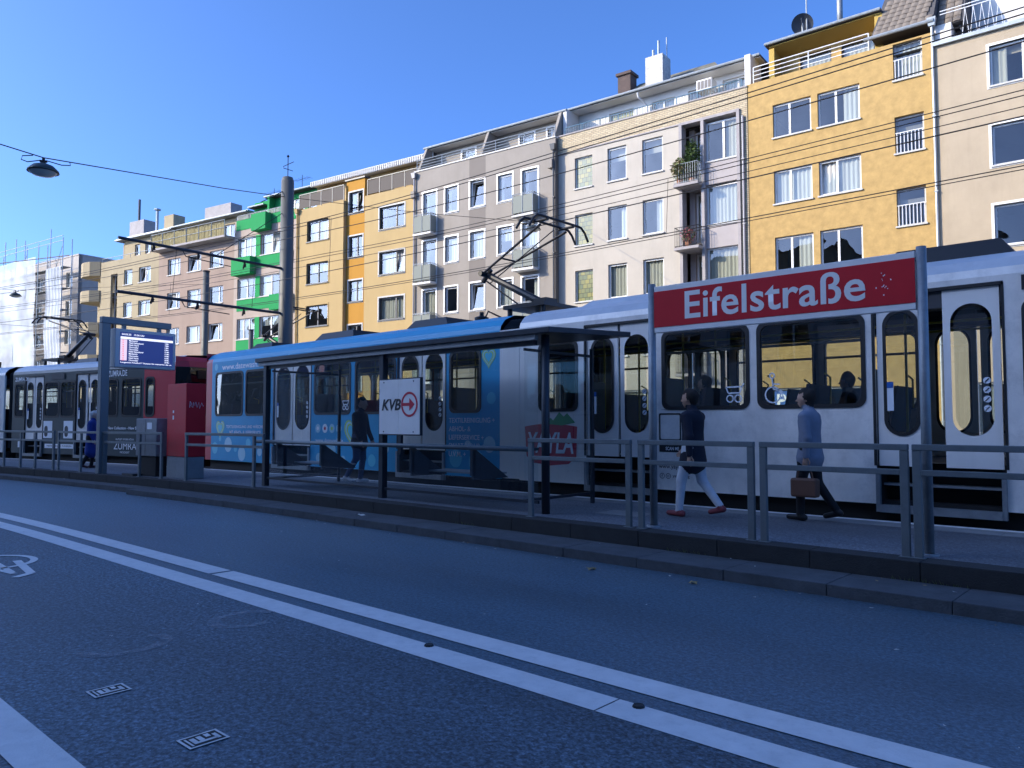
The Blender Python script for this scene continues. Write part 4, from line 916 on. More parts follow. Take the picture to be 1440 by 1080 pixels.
def roofbox(T, a, b, h=.20, y0=.55, y1=2.05, m='blackmetal', xf=None):
    z = PZ+3.40
    o = MB().hexa([(a, y0, z), (b, y0, z), (b, y1, z), (a, y1, z)], [(a+.18, y0+.12, z+h), (b-.18, y0+.12, z+h), (b-.18, y1-.12, z+h), (a+.18, y1-.12, z+h)]).build('roof_unit', M[m], T); place(o, (0, 0, 0), xf)
# ---- tram 1: blue half and white half
T1 = empty('tram', (0, 10.78, 0), 0, 'articulated tram with one blue bubble-patterned half and one white half, stopped beside the shelter', 'tram')
tram_section(T1, -22.1, -10.12, [(-21.52, -19.94), (-19.79, -18.5), (-16.43, -14.93), (-14.75, -13.27), (-11.53, -10.64)], [(-18.32, -16.58), (-13.2, -11.66)],
             [(-22.1, -21.75, M['tram_red']), (-21.75, -10.12, M['tram_blue'])], cab=(-1,), roofm='tram_blue')
tram_section(T1, -9.62, 2.3, [(-9.14, -8.25), (-6.53, -5.06), (-4.92, -3.42), (-1.62, -.2), (.0, 1.5)], [(-8.08, -6.7), (-3.30, -1.83, .20, -2.58)],
             [(-9.62, -8.1, M['tram_white']), (-8.1, 2.3, M['tram_grime'])], cab=(1,))
bellows(T1, -10.14, -9.60)
MB().box(-10.12, -9.62, -.006, .0, PZ+.22, PZ+3.05).box(-10.12, -9.62, TW, TW+.006, PZ+.22, PZ+3.05).build('joint_cover', M['tram_white'], T1)
pantograph(T1, -10.2, PZ+3.62, 1)
roofbox(T1, -17.3, -15.6); roofbox(T1, -13.6, -12.2); roofbox(T1, -3.35, -1.75, .24); roofbox(T1, -8.6, -6.8, .12, m='tram_roof'); roofbox(T1, -20.6, -19.4, .16)
MB().tube([(-11.9, 1.3, PZ+3.42), (-11.6, 1.2, PZ+3.7), (-11.2, 1.3, PZ+3.5)], .02, 6).lathe([(.16, 0), (.16, .18), (.05, .22), (.05, .3), (0, .3)], (-11.9, 1.3, PZ+3.42)).build('lightning_arrester', M['blackmetal'], T1)
# print on the blue half
def decal(mb, name, m, parent=T1, y=-.003): o = mb.build(name, M[m], parent); o.location.y += 0; return o
rb_ = random.Random(11)
bub = {k: MB().poly([circ(0, 0, 1, 22)], 0).mesh('bubble', M[k]) for k in ('bubble', 'bubble2')}
def bubble(x, z, r, k='bubble'):
    o = link('bubble', bub[k], T1, (x, -.003-.0006*rb_.random(), PZ+z)); o.scale = (r, 1, r)
for x, z, r in ((-21.5, .55, .17), (-21.2, .82, .07), (-20.72, .66, .21), (-20.3, .55, .09), (-19.95, .42, .20), (-19.6, .72, .13), (-19.0, .5, .12), (-18.6, .85, .10), (-16.2, .42, .12), (-15.7, .62, .20), (-15.2, .40, .10), (-14.6, .65, .22), (-14.1, .42, .14), (-13.6, .7, .11), (-11.35, .55, .18), (-11.0, .82, .10), (-10.75, .5, .22), (-10.4, .85, .16), (-10.35, 1.75, .12)): bubble(x, z, r, rb_.choice(['bubble', 'bubble2']))
for x, z, r in ((-21.5, 2.9, .1), (-17.6, 3.0, .05), (-16.0, 2.88, .13), (-15.1, 2.95, .07), (-14.3, 2.88, .15), (-13.4, 2.92, .1), (-12.6, 3.0, .05), (-11.9, 2.99, .05), (-11.2, 2.88, .14), (-10.6, 2.9, .1)): bubble(x, z, r, 'bubble2')
def heart(x, z, s, y=-.0045, T=None):
    T = T or T1
    pts = []
    for i in range(40):
        t = 2*math.pi*i/40; pts.append((16*math.sin(t)**3/17, (13*math.cos(t)-5*math.cos(2*t)-2*math.cos(3*t)-math.cos(4*t))/17))
    out = [(x+p[0]*s, PZ+z+p[1]*s*1.15) for p in pts]; i1 = [(x+p[0]*s*.86, PZ+z+.01*s+p[1]*s*.99) for p in pts]; i2 = [(x+p[0]*s*.70, PZ+z+.02*s+p[1]*s*.80) for p in pts]; i3 = [(x+p[0]*s*.55, PZ+z+.03*s+p[1]*s*.62) for p in pts]
    h = MB().poly([out], y).build('heart_emblem', M['print_lime'], T)
    MB().poly([i1], y-.001).build('heart_ring', M['bubble'], h); MB().poly([i2], y-.002).build('heart_ring', M['print_lime'], h); MB().poly([i3], y-.003).build('heart_core', M['bubble2'], h)
heart(-21.2, 1.12, .26); heart(-14.82, 1.05, .36); heart(-10.42, 2.55, .20)
text('www.datewash.de', -21.15, PZ+2.80, -.004, 2.35, .17, 'print_white', T1, .012)
text('TEXTILREINIGUNG UND WÄSCHEREI', -20.85, PZ+1.13, -.004, 2.2, .10, 'print_white', T1, .01); text('MIT ABHOL- & LIEFERSERVICE', -20.65, PZ+.96, -.004, 1.7, .10, 'print_white', T1, .01)
text('www.datewash.de', -16.35, PZ+.80, -.004, 1.15, .10, 'print_white', T1, .01)
for i, x in enumerate((-16.25, -15.95, -15.66, -15.38)): MB().poly([circ(x, PZ+1.14, .11, 20)], -.004).build('pictogram', M[['bubble', 'print_white', 'bubble', 'bubble']][0] if False else M[('bubble', 'print_white', 'bubble', 'bubble')[i]], T1); MB().poly([circ(x, PZ+1.14, .05, 6)], -.005).build('pictogram', M[('print_white', 'print_red', 'print_lime', 'print_black')[i]], T1)
for i, s in enumerate(('TEXTILREINIGUNG +', 'ABHOL- &', 'LIEFERSERVICE +', 'SMART REPAIR +', 'U.V.M. +')): text(s, -11.55, PZ+1.27-.17*i, -.004, None, .10, 'print_white', T1, .01)
text('2306', -9.86, PZ+2.80, -.009, .26, .10, 'print_black', T1, .02)
# print on the white half
lg = MB().poly([[(-9.48, PZ+1.20), (-9.2, PZ+1.24), (-8.86, PZ+1.25), (-8.5, PZ+1.23), (-8.26, PZ+1.20), (-8.28, PZ+.66), (-8.45, PZ+.54), (-8.86, PZ+.50), (-9.3, PZ+.54), (-9.44, PZ+.66)]], -.004).build('food_brand_emblem', M['print_red'], T1)
MB().poly([[(-8.98, PZ+1.25), (-8.86, PZ+1.36), (-8.80, PZ+1.31), (-8.66, PZ+1.46), (-8.56, PZ+1.38), (-8.48, PZ+1.44), (-8.30, PZ+1.27), (-8.6, PZ+1.22)]], -.005).build('mountain_shape', M['print_green'], lg)
text('YAYLA', -9.40, PZ+.72, -.006, 1.06, .38, 'print_white', lg, .02, .18)
MB().poly([rrect(-6.60, -6.20, PZ+.98, PZ+1.42, .02, 3), rrect(-6.575, -6.225, PZ+1.005, PZ+1.395, .02, 3)], -.004).build('poster_frame', M['print_black'], T1)
MB().poly([rrect(-6.60, -6.20, PZ+.80, PZ+.92, .01, 3)], -.004).build('caption_box', M['print_black'], T1); text('SCAN ME', -6.48, PZ+.83, -.006, .24, .055, 'print_white', T1, .02)
text('www.yayla.de', -6.61, PZ+.52, -.004, .52, .085, 'print_black', T1, .008); text('yayla.tr.eg', -6.36, PZ+.39, -.004, .30, .06, 'print_black', T1, .008)
for x in (-6.55, -6.44): MB().poly([circ(x, PZ+.42, .045, 16), circ(x, PZ+.42, .037, 16)], -.004).build('social_icon', M['print_black'], T1)
text('f', -6.562, PZ+.395, -.004, None, .05, 'print_black', T1, .02); MB().poly([circ(-6.44, PZ+.42, .018, 12), circ(-6.44, PZ+.42, .012, 12)], -.0045).build('social_icon', M['print_black'], T1)
# pictograms on the glass
def tube_icon(pts_list, x, z, s, parent=T1, m='print_white', w=.02):
    mb = MB()
    for pts in pts_list:
        for (a, b), (c, d) in zip(pts, pts[1:]): mb.bar((x+a*s, -.002, z+b*s), (x+c*s, -.002, z+d*s), .004, w)
    return mb.build('pictogram', M[m], parent)
def circp(cx, cz, r, n=16): return [(cx+r*math.cos(2*math.pi*i/n), cz+r*math.sin(2*math.pi*i/n)) for i in range(n+1)]
stroller = [[(-.5, .55), (.5, .55), (.35, .2), (-.35, .2), (-.5, .55)], [(.5, .55), (.62, .75)], circp(-.25, -.12, .2), circp(.25, -.12, .2)]
wheelch = [circp(-.05, -.1, .38), circp(-.08, .82, .12), [(-.08, .65), (-.02, .15), (.35, .12), (.5, -.35)], [(-.05, .42), (.3, .40)]]
tube_icon(stroller, -5.30, PZ+1.66, .26); tube_icon(wheelch, -4.68, PZ+1.70, .30); tube_icon(stroller, -15.12, PZ+1.66, .24)
for x0_, x1_ in ((1.0, 1.3),): pass
# destination text at the right edge
MB().box(-1.62, -.4, -.02, -.004, PZ+2.84, PZ+3.02).build('destination_box', M['print_black'], T1); 
# ---- tram 2: dark advertising tram with red cab
M['tram_white2'] = M['tram_white']
A2 = R(12.0); T2 = empty('tram', (-23.4, 10.52, 0), A2, 'dark teal advertising tram with a red cab end, coupled beyond the blue tram', 'tram')
tram_section(T2, -9.45, -.15, [(-3.62, -3.05), (-2.85, -1.83), (-7.35, -6.42), (-6.34, -5.45), (-9.3, -8.66), (-1.6, -1.15)], [(-5.42, -4.05, .12), (-8.6, -7.42)], [(-9.45, -1.68, M['tram_dark']), (-1.68, -.15, M['tram_red'])], cab=(1,))
xf2 = ((-9.85-.05, -.07), R(2.6))
tram_section(T2, -11.6, 0, [(-2.2, -.9), (-3.7, -2.4), (-7.4, -6.0), (-9.0, -7.6)], [(-5.6, -4.1)], [(-11.6, 0, M['tram_white'])], xf=xf2, cab=(-1,))
bellows(T2, -9.92, -9.43)
pantograph(T2, -8.5, PZ+3.62, -1, head=5.55); roofbox(T2, -4.4, -2.4, .18); roofbox(T2, -6.6, -5.2, .16)
text('ZUMRA.DE', -3.62, PZ+2.80, -.004, 1.05, .20, 'print_white', T2, .02); text('ZUMRA.DE', -9.3, PZ+2.80, -.004, .9, .14, 'print_white', T2, .02)
text('New Collection - New Style', -3.55, PZ+1.04, -.004, 1.75, .12, 'print_white', T2, .02); text('OUTLET STORE KÖLN', -3.1, PZ+.72, -.004, .95, .07, 'print_white', T2, .01); text('ZUMRA', -3.2, PZ+.42, -.004, 1.2, .22, 'print_white', T2, .0); text('MODEST', -2.85, PZ+.30, -.004, .5, .06, 'print_white', T2, 0)
for x in (-6.1, -7.35): MB().poly([rrect(x, x+.55, PZ+.75, PZ+1.35, .01, 2)], -.004).build('poster', M['print_white'], T2); MB().poly([rrect(x+.06, x+.28, PZ+.80, PZ+1.18, .1, 3)], -.006).build('poster_figure', M['int_dark'], T2)
MB().poly([rrect(-7.25, -5.5, PZ+.40, PZ+.55, .01, 2)], -.004).build('text_band', M['print_white'], T2); text('HIJAB KLEIDER TUNIKEN', -7.1, PZ+.44, -.006, 1.5, .07, 'print_black', T2, .01)
MB().poly([rrect(-9.0, -8.7, PZ+.40, PZ+.62, .01, 2)], -.004).build('text_band', M['print_white'], T2)
o = MB().box(-6.9, -6.1, -.02, -.004, PZ+2.80, PZ+3.0).build('destination_box', M['int_dark'], T2)
t16 = text_mesh('16', .42, .22, .02, 0, M['print_white']); o = link('route_number', t16, T2); o.location = (.245, 1.1, PZ+2.68); o.rotation_euler = (0, 0, R(90))
# ---- tram 3 on the far track, mostly hidden behind tram 1
T3 = empty('tram', (-34.0, 12.55, 0), R(9), 'white tram on the far track, its raised pantograph showing above the blue tram', 'tram')
tram_section(T3, -2.0, 10.6, [(-1.6, -.2), (0, 1.4), (3.2, 4.6), (4.8, 6.2), (8.2, 9.8)], [(1.6, 3.0), (6.4, 7.9)], [(-2.0, 10.6, M['tram_white'])], cab=(-1, 1), detail=False)
pantograph(T3, 9.6, PZ+3.62, 1, head=5.72)
# ------------------------------------------------------------------ masts, wires, lamps
def wire(pts, r, label, group=None, name='overhead_wire', m='black'):
    o = MB().tube(pts, r, 5).build(name, M[m]); return tag(o, label, 'wire', group)
def along(t, z, X0=-90, X1=25, sag=0, span=28):
    out = []; x = X0
    while x <= X1:
        ph = ((x+23) % span)/span; out.append(bend(x, t, z-sag*4*ph*(1-ph))); x += 2
    return out
def lam(X): return bend(X, 0, 0)
NW = 'lowest overhead wire above the near track, touched by the big pantograph'; UP = 'upper overhead wire of the close pair above the near track'; LO = 'lower overhead wire of the close pair above the far track'; FU = 'upper overhead wire of the close pair above the far track'
for (t, z, sag, r, lab, wg) in ((12.10, 5.66, 0, .011, NW, None), (12.06, 7.20, .10, .010, UP, 'paired upper wires, near track'), (12.16, 7.14, .08, .010, UP, 'paired upper wires, near track'), (13.9, 7.55, .15, .012, 'single thicker overhead wire running between the two tracks', None), (15.40, 5.93, 0, .011, LO, 'paired lower wires, far track'), (15.52, 5.90, 0, .009, LO, 'paired lower wires, far track'), (15.36, 7.30, .1, .010, FU, 'paired upper wires, far track'), (15.46, 7.24, .1, .010, FU, 'paired upper wires, far track'), (15.55, 7.04, .05, .009, 'lone overhead wire just under the upper pair above the far track', None)):
    wire(along(t, z, sag=sag), r, lab, wg)
for x in (-31, -17.5, -9.2, -2.2, 5):
    for t, z0, z1 in ((15.42, 5.92, 7.2),) if x not in (-17.5,) else ((15.42, 5.92, 7.2), (12.1, 5.66, 7.1)):
        wire([bend(x, t, z0), bend(x+.06, t, z1)], .006, 'short vertical dropper hanging between the overhead wires', 'droppers between the wires', 'wire_dropper')
# big catenary mast between the tracks
MX, MY = -22.75, 13.78
mast = empty('catenary_mast', (MX, MY, 0), R(6.5), 'tall dark catenary mast with two long bracket arms rising behind the blue tram', 'mast')
M['mastpaint'] = mat('mast_paint', (.115, .12, .115), .55, .1, var=.15, vscale=2)
MB().tube([(0, 0, 0), (0, 0, 9.7)], [.26, .21], 12).lathe([(.21, 0), (.17, .12), (0, .16)], (0, 0, 9.7), 12).build('pole', M['mastpaint'], mast, smooth=True)
MB().tube([(0, 0, 9.8), (0, 0, 10.6)], .015, 6).tube([(-.25, 0, 10.25), (.3, 0, 10.3)], .012, 5).tube([(0, -.2, 10.1), (0, .2, 10.1)], .012, 5).lathe([(0, .06), (.05, 0), (0, -.06)], (0, 0, 10.55), 8).build('antenna', M['blackmetal'], mast)
for z in (6.70, 5.20):
    a = MB().tube([(0, -.2, z), (-.05, -5.6, z-.02)], .045, 8).build('bracket_arm', M['dark_metal'], mast)
    for y in (-1.6, -3.2, -4.6): MB().tube([(-.01, y, z-.03), (-.01, y-.05, z-.22), (-.01, y-.05, z-.25)], .03, 6).lathe([(.02, -.2), (.055, -.18), (.03, -.15), (.055, -.12), (.03, -.09), (.02, -.05)], (-.01, y, z), 8).build('insulator', M['blackmetal'], a)
    MB().tube([(-.03, -2.1, z-.25), (-.03, -3.6, z-.2), (-.03, -3.7, z-.05)], .015, 6).build('steady_arm', M['blackmetal'], a)
for a_, b_, r_ in (((0, -.15, 8.6), (-.03, -2.6, 6.72), .012), ((-.02, -1.2, 6.7), (-.03, -1.3, 5.2), .008), ((-.03, -3.9, 6.7), (-.03, -4.0, 5.2), .008), ((0, -.2, 9.3), (-.2, -.9, 8.8), .015)): MB().tube([a_, b_], r_, 6).build('stay', M['blackmetal'], mast)
def mast2(x, y, h, r, label):
    e = empty('tram_mast', (x, y, 0), 0, label, 'mast'); MB().tube([(0, 0, 0), (0, 0, h)], [r*1.1, r], 10).build('pole', M['mastpaint'], e, smooth=True)
    MB().lathe([(r+.02, 0), (r+.02, .05), (0, .07)], (0, 0, h), 10).build('cap', M['dark_metal'], e); return e
mast2(-31.72, 15.36, 8.05, .13, 'plain pale mast standing in front of the pinkish tan house'); mast2(-33.2, 18.3, 5.9, .11, 'short pale post in front of the green house')
m3 = mast2(-66, 12.0, 9.0, .12, 'thin dark mast in front of the white scaffold netting')
MB().tube([(0, 0, 7.2), (-1.6, -1.2, 7.1)], .05, 6).build('bracket_arm', M['dark_metal'], m3)
# far span wires
wire([(-26.0, 8.2, 6.75), (-60, -2, 7.4)], .016, 'thick black feeder cable slanting down past the scaffold netting', None, 'feeder_cable')
wire([(-45, 2, 6.2), (-60, 14, 8.2), (-66, 23, 9)], .010, 'thin span wire crossing in front of the cream corner house', None, 'span_wire')
def lamp(p, s, label, parent=None, tilt=0):
    e = empty('street_lamp', p, 0, label, 'lamp', None)
    MB().lathe([(.03, .20), (.07, .17), (.20, .12), (.30, .02), (.31, -.02), (.29, -.02), (0, .05)], n=28).build('hood', mat('lamp_hood', (.05, .065, .06), .4, .4) if 'lamp_hood' not in bpy.data.materials else bpy.data.materials['lamp_hood'], e, smooth=True)
    MB().lathe([(.27, -.02), (.20, -.08), (.10, -.105), (0, -.11)], n=24).build('bowl', mat('lamp_bowl', (.55, .57, .52), .25) if 'lamp_bowl' not in bpy.data.materials else bpy.data.materials['lamp_bowl'], e, smooth=True)
    MB().tube([(0, 0, .18), (0, 0, .30)], .03, 8).box(-.07, .07, -.03, .03, .20, .24).build('hanger', M['blackmetal'], e)
    l = []
    for i in range(13):
        t = math.pi*2*i/12; l.append((.33*math.cos(t)-.0, 0, .24+.07*math.sin(t)))
    MB().tube([(-.05, 0, .24), (-.3, 0, .18), (-.42, 0, .22), (-.40, 0, .30), (-.2, 0, .33)], .012, 5).tube([(.05, 0, .24), (.35, 0, .17), (.52, 0, .18), (.50, 0, .26)], .012, 5).build('cable_loop', M['black'], e)
    e.scale = (s, s, s); e.rotation_euler = (0, 0, tilt); return e
L1 = (-18.48, 5.27, 6.98)
lamp(L1, 1.0, 'dark hanging street lamp above the road against open sky', tilt=R(60))
hang = Vector((L1[0], L1[1], L1[2]+.30)); mt = Vector((MX, MY, 9.15)); d = (hang-mt)
wire([mt, mt+d*.35-Vector((0, 0, .04)), hang, hang+d*.5+Vector((0, 0, .62)), hang+d*1.5+Vector((0, 0, 2.1))], .013, 'black span wire carrying the hanging lamp over the road', None, 'span_wire')
L3 = (-20.62, 23.98, 9.62); lamp(L3, 1.0, 'sunlit hanging street lamp in front of the grey house')
h3 = Vector((L3[0], L3[1], L3[2]+.30)); gb = on_building(G_, 9.3, -.05, 12.2)
wire([mt, mt+(h3-mt)*.5-Vector((0, 0, .08)), h3, gb], .010, 'black span wire from the big mast to the grey house', None, 'span_wire')
lamp((-55.5, 14.5, 9.6), 1.1, 'small dark hanging lamp in front of the cream corner house')
wire([(-60, 8, 10.3), (-55.5, 14.5, 9.95), (-50.5, 24, 11)], .010, 'thin span wire holding the lamp by the cream corner house', None, 'span_wire')
# antennas and dish on the roofs
def roof_thing(b, u, y, v, name, label, cat): return empty(name, on_building(b, u, y, v), b.e.rotation_euler.z, label, cat)
e = roof_thing(Y_, 2.05, 1.0, 17.86, 'satellite_dish', 'dark satellite dish on the roof of the yellow house', 'dish')
o = MB().lathe([(0, .10), (.2, .075), (.36, .03), (.45, 0)], n=24).build('reflector', M['frame_d'], e, (0, 0, .55)); o.rotation_euler = (R(-75), 0, R(30))
MB().tube([(0, 0, 0), (0, 0, .6)], .03, 8).build('stand', M['zinc'], e); MB().tube([(0, 0, .4), (.1, -.45, .6)], .012, 6).build('feed_arm', M['zinc'], e)
e = roof_thing(Y_, 2.2, 1.1, 17.86, 'roof_antenna', 'tall aerial mast on the roof of the yellow house', 'antenna')
MB().tube([(0, 0, 0), (0, 0, 2.6)], .03, 6).build('mast', M['zinc'], e); MB().tube([(-.5, 0, 1.9), (.5, 0, 1.9)], .012, 5).tube([(-.3, -.25, 1.9), (-.3, .25, 1.9)], .008, 5).tube([(.1, -.3, 1.9), (.1, .3, 1.9)], .008, 5).tube([(.4, -.3, 1.9), (.4, .3, 1.9)], .008, 5).tube([(-.2, 0, 2.2), (.25, 0, 2.2)], .03, 6).build('dipoles', M['white'], e)
e = roof_thing(Y_, 3.4, 1.6, 17.86, 'flue_pipe', 'shiny steel flue pipe on the roof of the yellow house', 'flue')
MB().tube([(0, 0, 0), (0, 0, 2.2)], .12, 12).lathe([(.17, 2.2), (.17, 2.3), (0, 2.42)], n=12).build('pipe', M['steel'], e, smooth=True)
for b, u, lab in ((GN, 3.9, 'thin aerial above the green house roof'), (GN, 1.0, 'small aerial at the low end of the green house roof')):
    e = roof_thing(b, u, 2.5, 17.33 if u > 2 else 16.86, 'roof_antenna', lab, 'antenna')
    MB().tube([(0, 0, 0), (0, 0, 1.5)], .02, 6).build('mast', M['blackmetal'], e); mb = MB().tube([(-.8, 0, 1.2), (.8, 0, 1.2)], .012, 5)
    for i in range(6): mb.tube([(-.7+.28*i, -.3, 1.2), (-.7+.28*i, .3, 1.2)], .008, 5)
    mb.build('dipoles', M['blackmetal'], e)
# terrace furniture on the beige house
e = roof_thing(BE, 1.35, .9, 15.08, 'lounge_chair', 'dark lounge chair behind the zigzag balustrade', 'chair')
MB().box(-.35, .35, -.3, .3, .38, .48).build('seat', M['frame_d'], e); MB().hexa([(-.4, -.3, .45), (-.33, -.3, .45), (-.33, .3, .45), (-.4, .3, .45)], [(-.65, -.3, 1.25), (-.58, -.3, 1.25), (-.58, .3, 1.25), (-.65, .3, 1.25)]).build('backrest', M['frame_d'], e)
for dx in (-.3, .3):
    for dy in (-.25, .25): MB().box(dx-.02, dx+.02, dy-.02, dy+.02, 0, .38).build('leg', M['frame_d'], e)
# traffic light far left
tl = empty('traffic_light', (-60.4, 14.9, 0), R(-60), 'far traffic light showing red in front of the scaffold', 'traffic light')
MB().tube([(0, .15, 0), (0, .15, 5.2)], .05, 8).build('pole', M['blackmetal'], tl); bx = MB().box(-.17, .17, -.1, .1, 4.6, 5.7).build('housing', M['blackmetal'], tl)
def emit(name, c, s):
    m, nt, p, L = nodes(name); p.inputs['Base Color'].default_value = (*c, 1); p.inputs['Emission Color'].default_value = (*c, 1); p.inputs['Emission Strength'].default_value = s; return m
MB().tube([(0, -.10, 5.5), (0, -.13, 5.5)], .14, 14).build('red_lens', emit('red_lamp', (.9, .03, .03), 2.0), bx)
for z in (5.15, 4.8): MB().tube([(0, -.10, z), (0, -.13, z)], .11, 14).build('dark_lens', M['black'], bx)
# blue parking sign on the far pavement, seen through the tram
ps = empty('parking_sign', (-9.9, 23.4, 0), R(-10), 'blue square parking sign on the far pavement seen through the tram window', 'sign')
MB().tube([(0, .03, 0), (0, .03, 2.6)], .03, 8).build('pole', M['steel'], ps); MB().box(-.3, .3, -.02, .0, 1.75, 2.55).build('plate', M['print_pblue'], ps); text('P', -.16, 2.05, -.026, .32, .42, 'print_white', ps, .03)
# ------------------------------------------------------------------ platform railings
def railing(X0, X1, posts, label, group='platform railings', end=0):
    e = empty('railing', (X0, 7.90-D(X0), PZ), math.atan2(D(X0)-D(X1), X1-X0), label, 'railing', group); L = math.hypot(X1-X0, D(X0)-D(X1)); k = L/(X1-X0)
    ps_ = [(p-X0)*k for p in posts]
    for p in ps_: bevel(MB().box(p-.037, p+.037, -.024, .024, 0, 1.0).box(p-.06, p+.06, -.045, .045, 0, .008).build('post', M['rail_grey'], e), .005, 1)
    l0, l1 = ps_[0]-.037, ps_[-1]+.037+end
    bevel(MB().box(l0, l1, -.03, .03, 1.0, 1.058).build('top_rail', M['rail_grey'], e), .005, 1)
    for a, b in zip(ps_, ps_[1:]): bevel(MB().box(a+.038, b-.038, -.022, .022, .765, .82).build('middle_rail', M['rail_grey'], e), .005, 1)
    if end: MB().box(ps_[-1]+.038, l1, -.022, .022, .765, .82).box(l1-.055, l1-.001, -.021, .021, .821, .999).build('end_loop', M['rail_grey'], e)
    return e
railing(-30.3, -23.45, [-30.3, -29.0, -27.6, -26.3, -25.3, -24.45, -23.45], 'long grey railing on the platform edge beyond the departure board')
railing(-23.15, -17.85, [-23.15, -21.85, -20.62, -18.84, -17.85], 'grey railing running past the departure board to the grey cabinet')
railing(-16.75, -14.05, [-16.75, -14.05], 'grey railing with looped end between red cabinet and shelter', end=.32)
railing(-6.84, -5.22, [-6.84, -5.27], 'grey railing section between the shelter and the stop sign')
railing(-5.09, -3.66, [-5.09, -3.70], 'grey railing section under the start of the stop sign')
railing(-3.56, -2.15, [-3.56, -2.17], 'grey railing section under the end of the stop sign'); railing(-2.06, -.1, [-2.06, -.1], 'grey railing section just past the stop sign post'); railing(0.05, 1.7, [.05, 1.7], 'grey railing section next after the one past the stop sign post')
# ------------------------------------------------------------------ stop sign
sg = empty('stop_sign', (-3.535, 8.14, PZ), 0, 'long red name board with white letters between two steel posts', 'sign')
for x in (-1.535, 1.50): MB().tube([(x, 0, 0), (x, 0, 2.97)], .046, 14).lathe([(.09, 0), (.09, .015), (.05, .02)], (x, 0, 0), 14).build('post', M['steel'], sg, smooth=True)
bevel(MB().box(-1.485, 1.45, -.03, .03, 2.36, 2.93).build('board', M['white_sign'], sg), .006, 2)
bevel(MB().box(-1.485, 1.45, -.036, -.0305, 2.425, 2.865).build('red_panel', M['red_sign'], sg), .002, 1)
text('Eifelstraße', -1.06, 2.495, -.0385, 2.05, .335, 'white_sign', sg, .016, 0, 1.03)
for z in (2.45, 2.85):
    for x in (-1.48, 1.455): MB().box(x-.03, x+.03, -.025, .025, z-.02, z+.02).build('clamp', M['steel'], sg)
# scratches where stickers were torn off
rs = random.Random(3); mb = MB()
for i in range(14):
    x, z = 1.18+rs.gauss(0, .04), 2.62+rs.uniform(-.10, .15); r = rs.uniform(.003, .008); mb.poly([[(x+r*rs.uniform(.5, 1.4)*math.cos(t), z+r*rs.uniform(.5, 1.8)*math.sin(t)) for t in (0, 1.1, 2.2, 3.3, 4.4, 5.4)]], -.0372)
mb.build('sticker_remains', M['print_white'], sg)
# ------------------------------------------------------------------ shelter
sh = empty('tram_shelter', (-14.2, 8.2, PZ), 0, 'dark-framed glass waiting shelter with flat roof and lean rail', 'shelter')
for x, rr in ((0, 0), (3.78, 0), (7.3, 1)):
    if rr: MB().tube([(x, .08, 0), (x, .08, 2.5)], .058, 14).build('pillar', M['dark_metal'], sh, smooth=True)
    else: bevel(MB().box(x-.055, x+.055, -.055, .055, 0, 2.44).build('pillar', M['dark_metal'], sh), .006, 1)
for x in (.1, 6.92): bevel(MB().box(x-.025, x+.025, 1.66, 1.72, 0, 2.44).build('front_post', M['dark_metal'], sh), .004, 1)
bevel(MB().hexa([(-.25, -.14, 2.50), (7.55, -.14, 2.50), (7.55, 1.86, 2.60), (-.25, 1.86, 2.60)], [(-.25, -.14, 2.58), (7.55, -.14, 2.58), (7.55, 1.86, 2.68), (-.25, 1.86, 2.68)]).build('roof', M['dark_metal'], sh), .008, 1)
MB().box(-.2, 7.25, -.09, -.02, 2.425, 2.495).build('gutter', M['steel'], sh); MB().box(.06, 7.2, -.02, .02, 2.36, 2.424).build('head_rail', M['dark_metal'], sh); MB().box(.06, 7.24, -.02, .02, .14, .18).build('foot_rail', M['dark_metal'], sh)
for b0, b1 in ((.06, 3.72), (3.84, 7.24)):
    for i in range(3):
        w = (b1-b0)/3; MB().quad((b0+w*i+.006, 0, .185), (b0+w*(i+1)-.006, 0, .185), (b0+w*(i+1)-.006, 0, 2.355), (b0+w*i+.006, 0, 2.355)).build('pane', M['sglass'], sh)
for x in (.1, 6.92):
    MB().quad((x, .06, .185), (x, 1.65, .185), (x, 1.65, 2.30), (x, .06, 2.30)).build('side_pane', M['sglass'], sh); [MB().box(x-.015, x+.015, .06, 1.65, z_, z_+.04).build('side_frame', M['dark_metal'], sh) for z_ in (.14, 2.30)]
MB().tube([(-.02, -.2, .90), (7.28, -.2, .90)], .036, 10).build('lean_rail', M['rail_grey'], sh, smooth=True)
for x in (.0, 1.3, 2.5, 3.78, 5.0, 6.2, 7.25): MB().box(x-.02, x+.02, -.2, -.03, .88, .92).build('rail_bracket', M['dark_metal'], sh)
for x0, x1 in ((.35, 1.85), (4.45, 5.85)):
    b = empty('x'); bpy.data.objects.remove(b)
    s = bevel(MB().box(x0, x1, .42, .86, .455, .485).build('bench_seat', M['steel'], sh), .006, 1)
    for x in (x0-.02, x1+.0): MB().prism([(x, .46), (x+.05, .46), (x+.05, .88), (x, .88)], .03, .10).hexa([(x, .06, .40), (x+.05, .06, .40), (x+.05, .84, .40), (x, .84, .40)], [(x, .06, .85), (x+.05, .06, .85), (x+.05, .12, .85), (x, .12, .85)]).build('bench_bracket', M['dark_metal'], s)
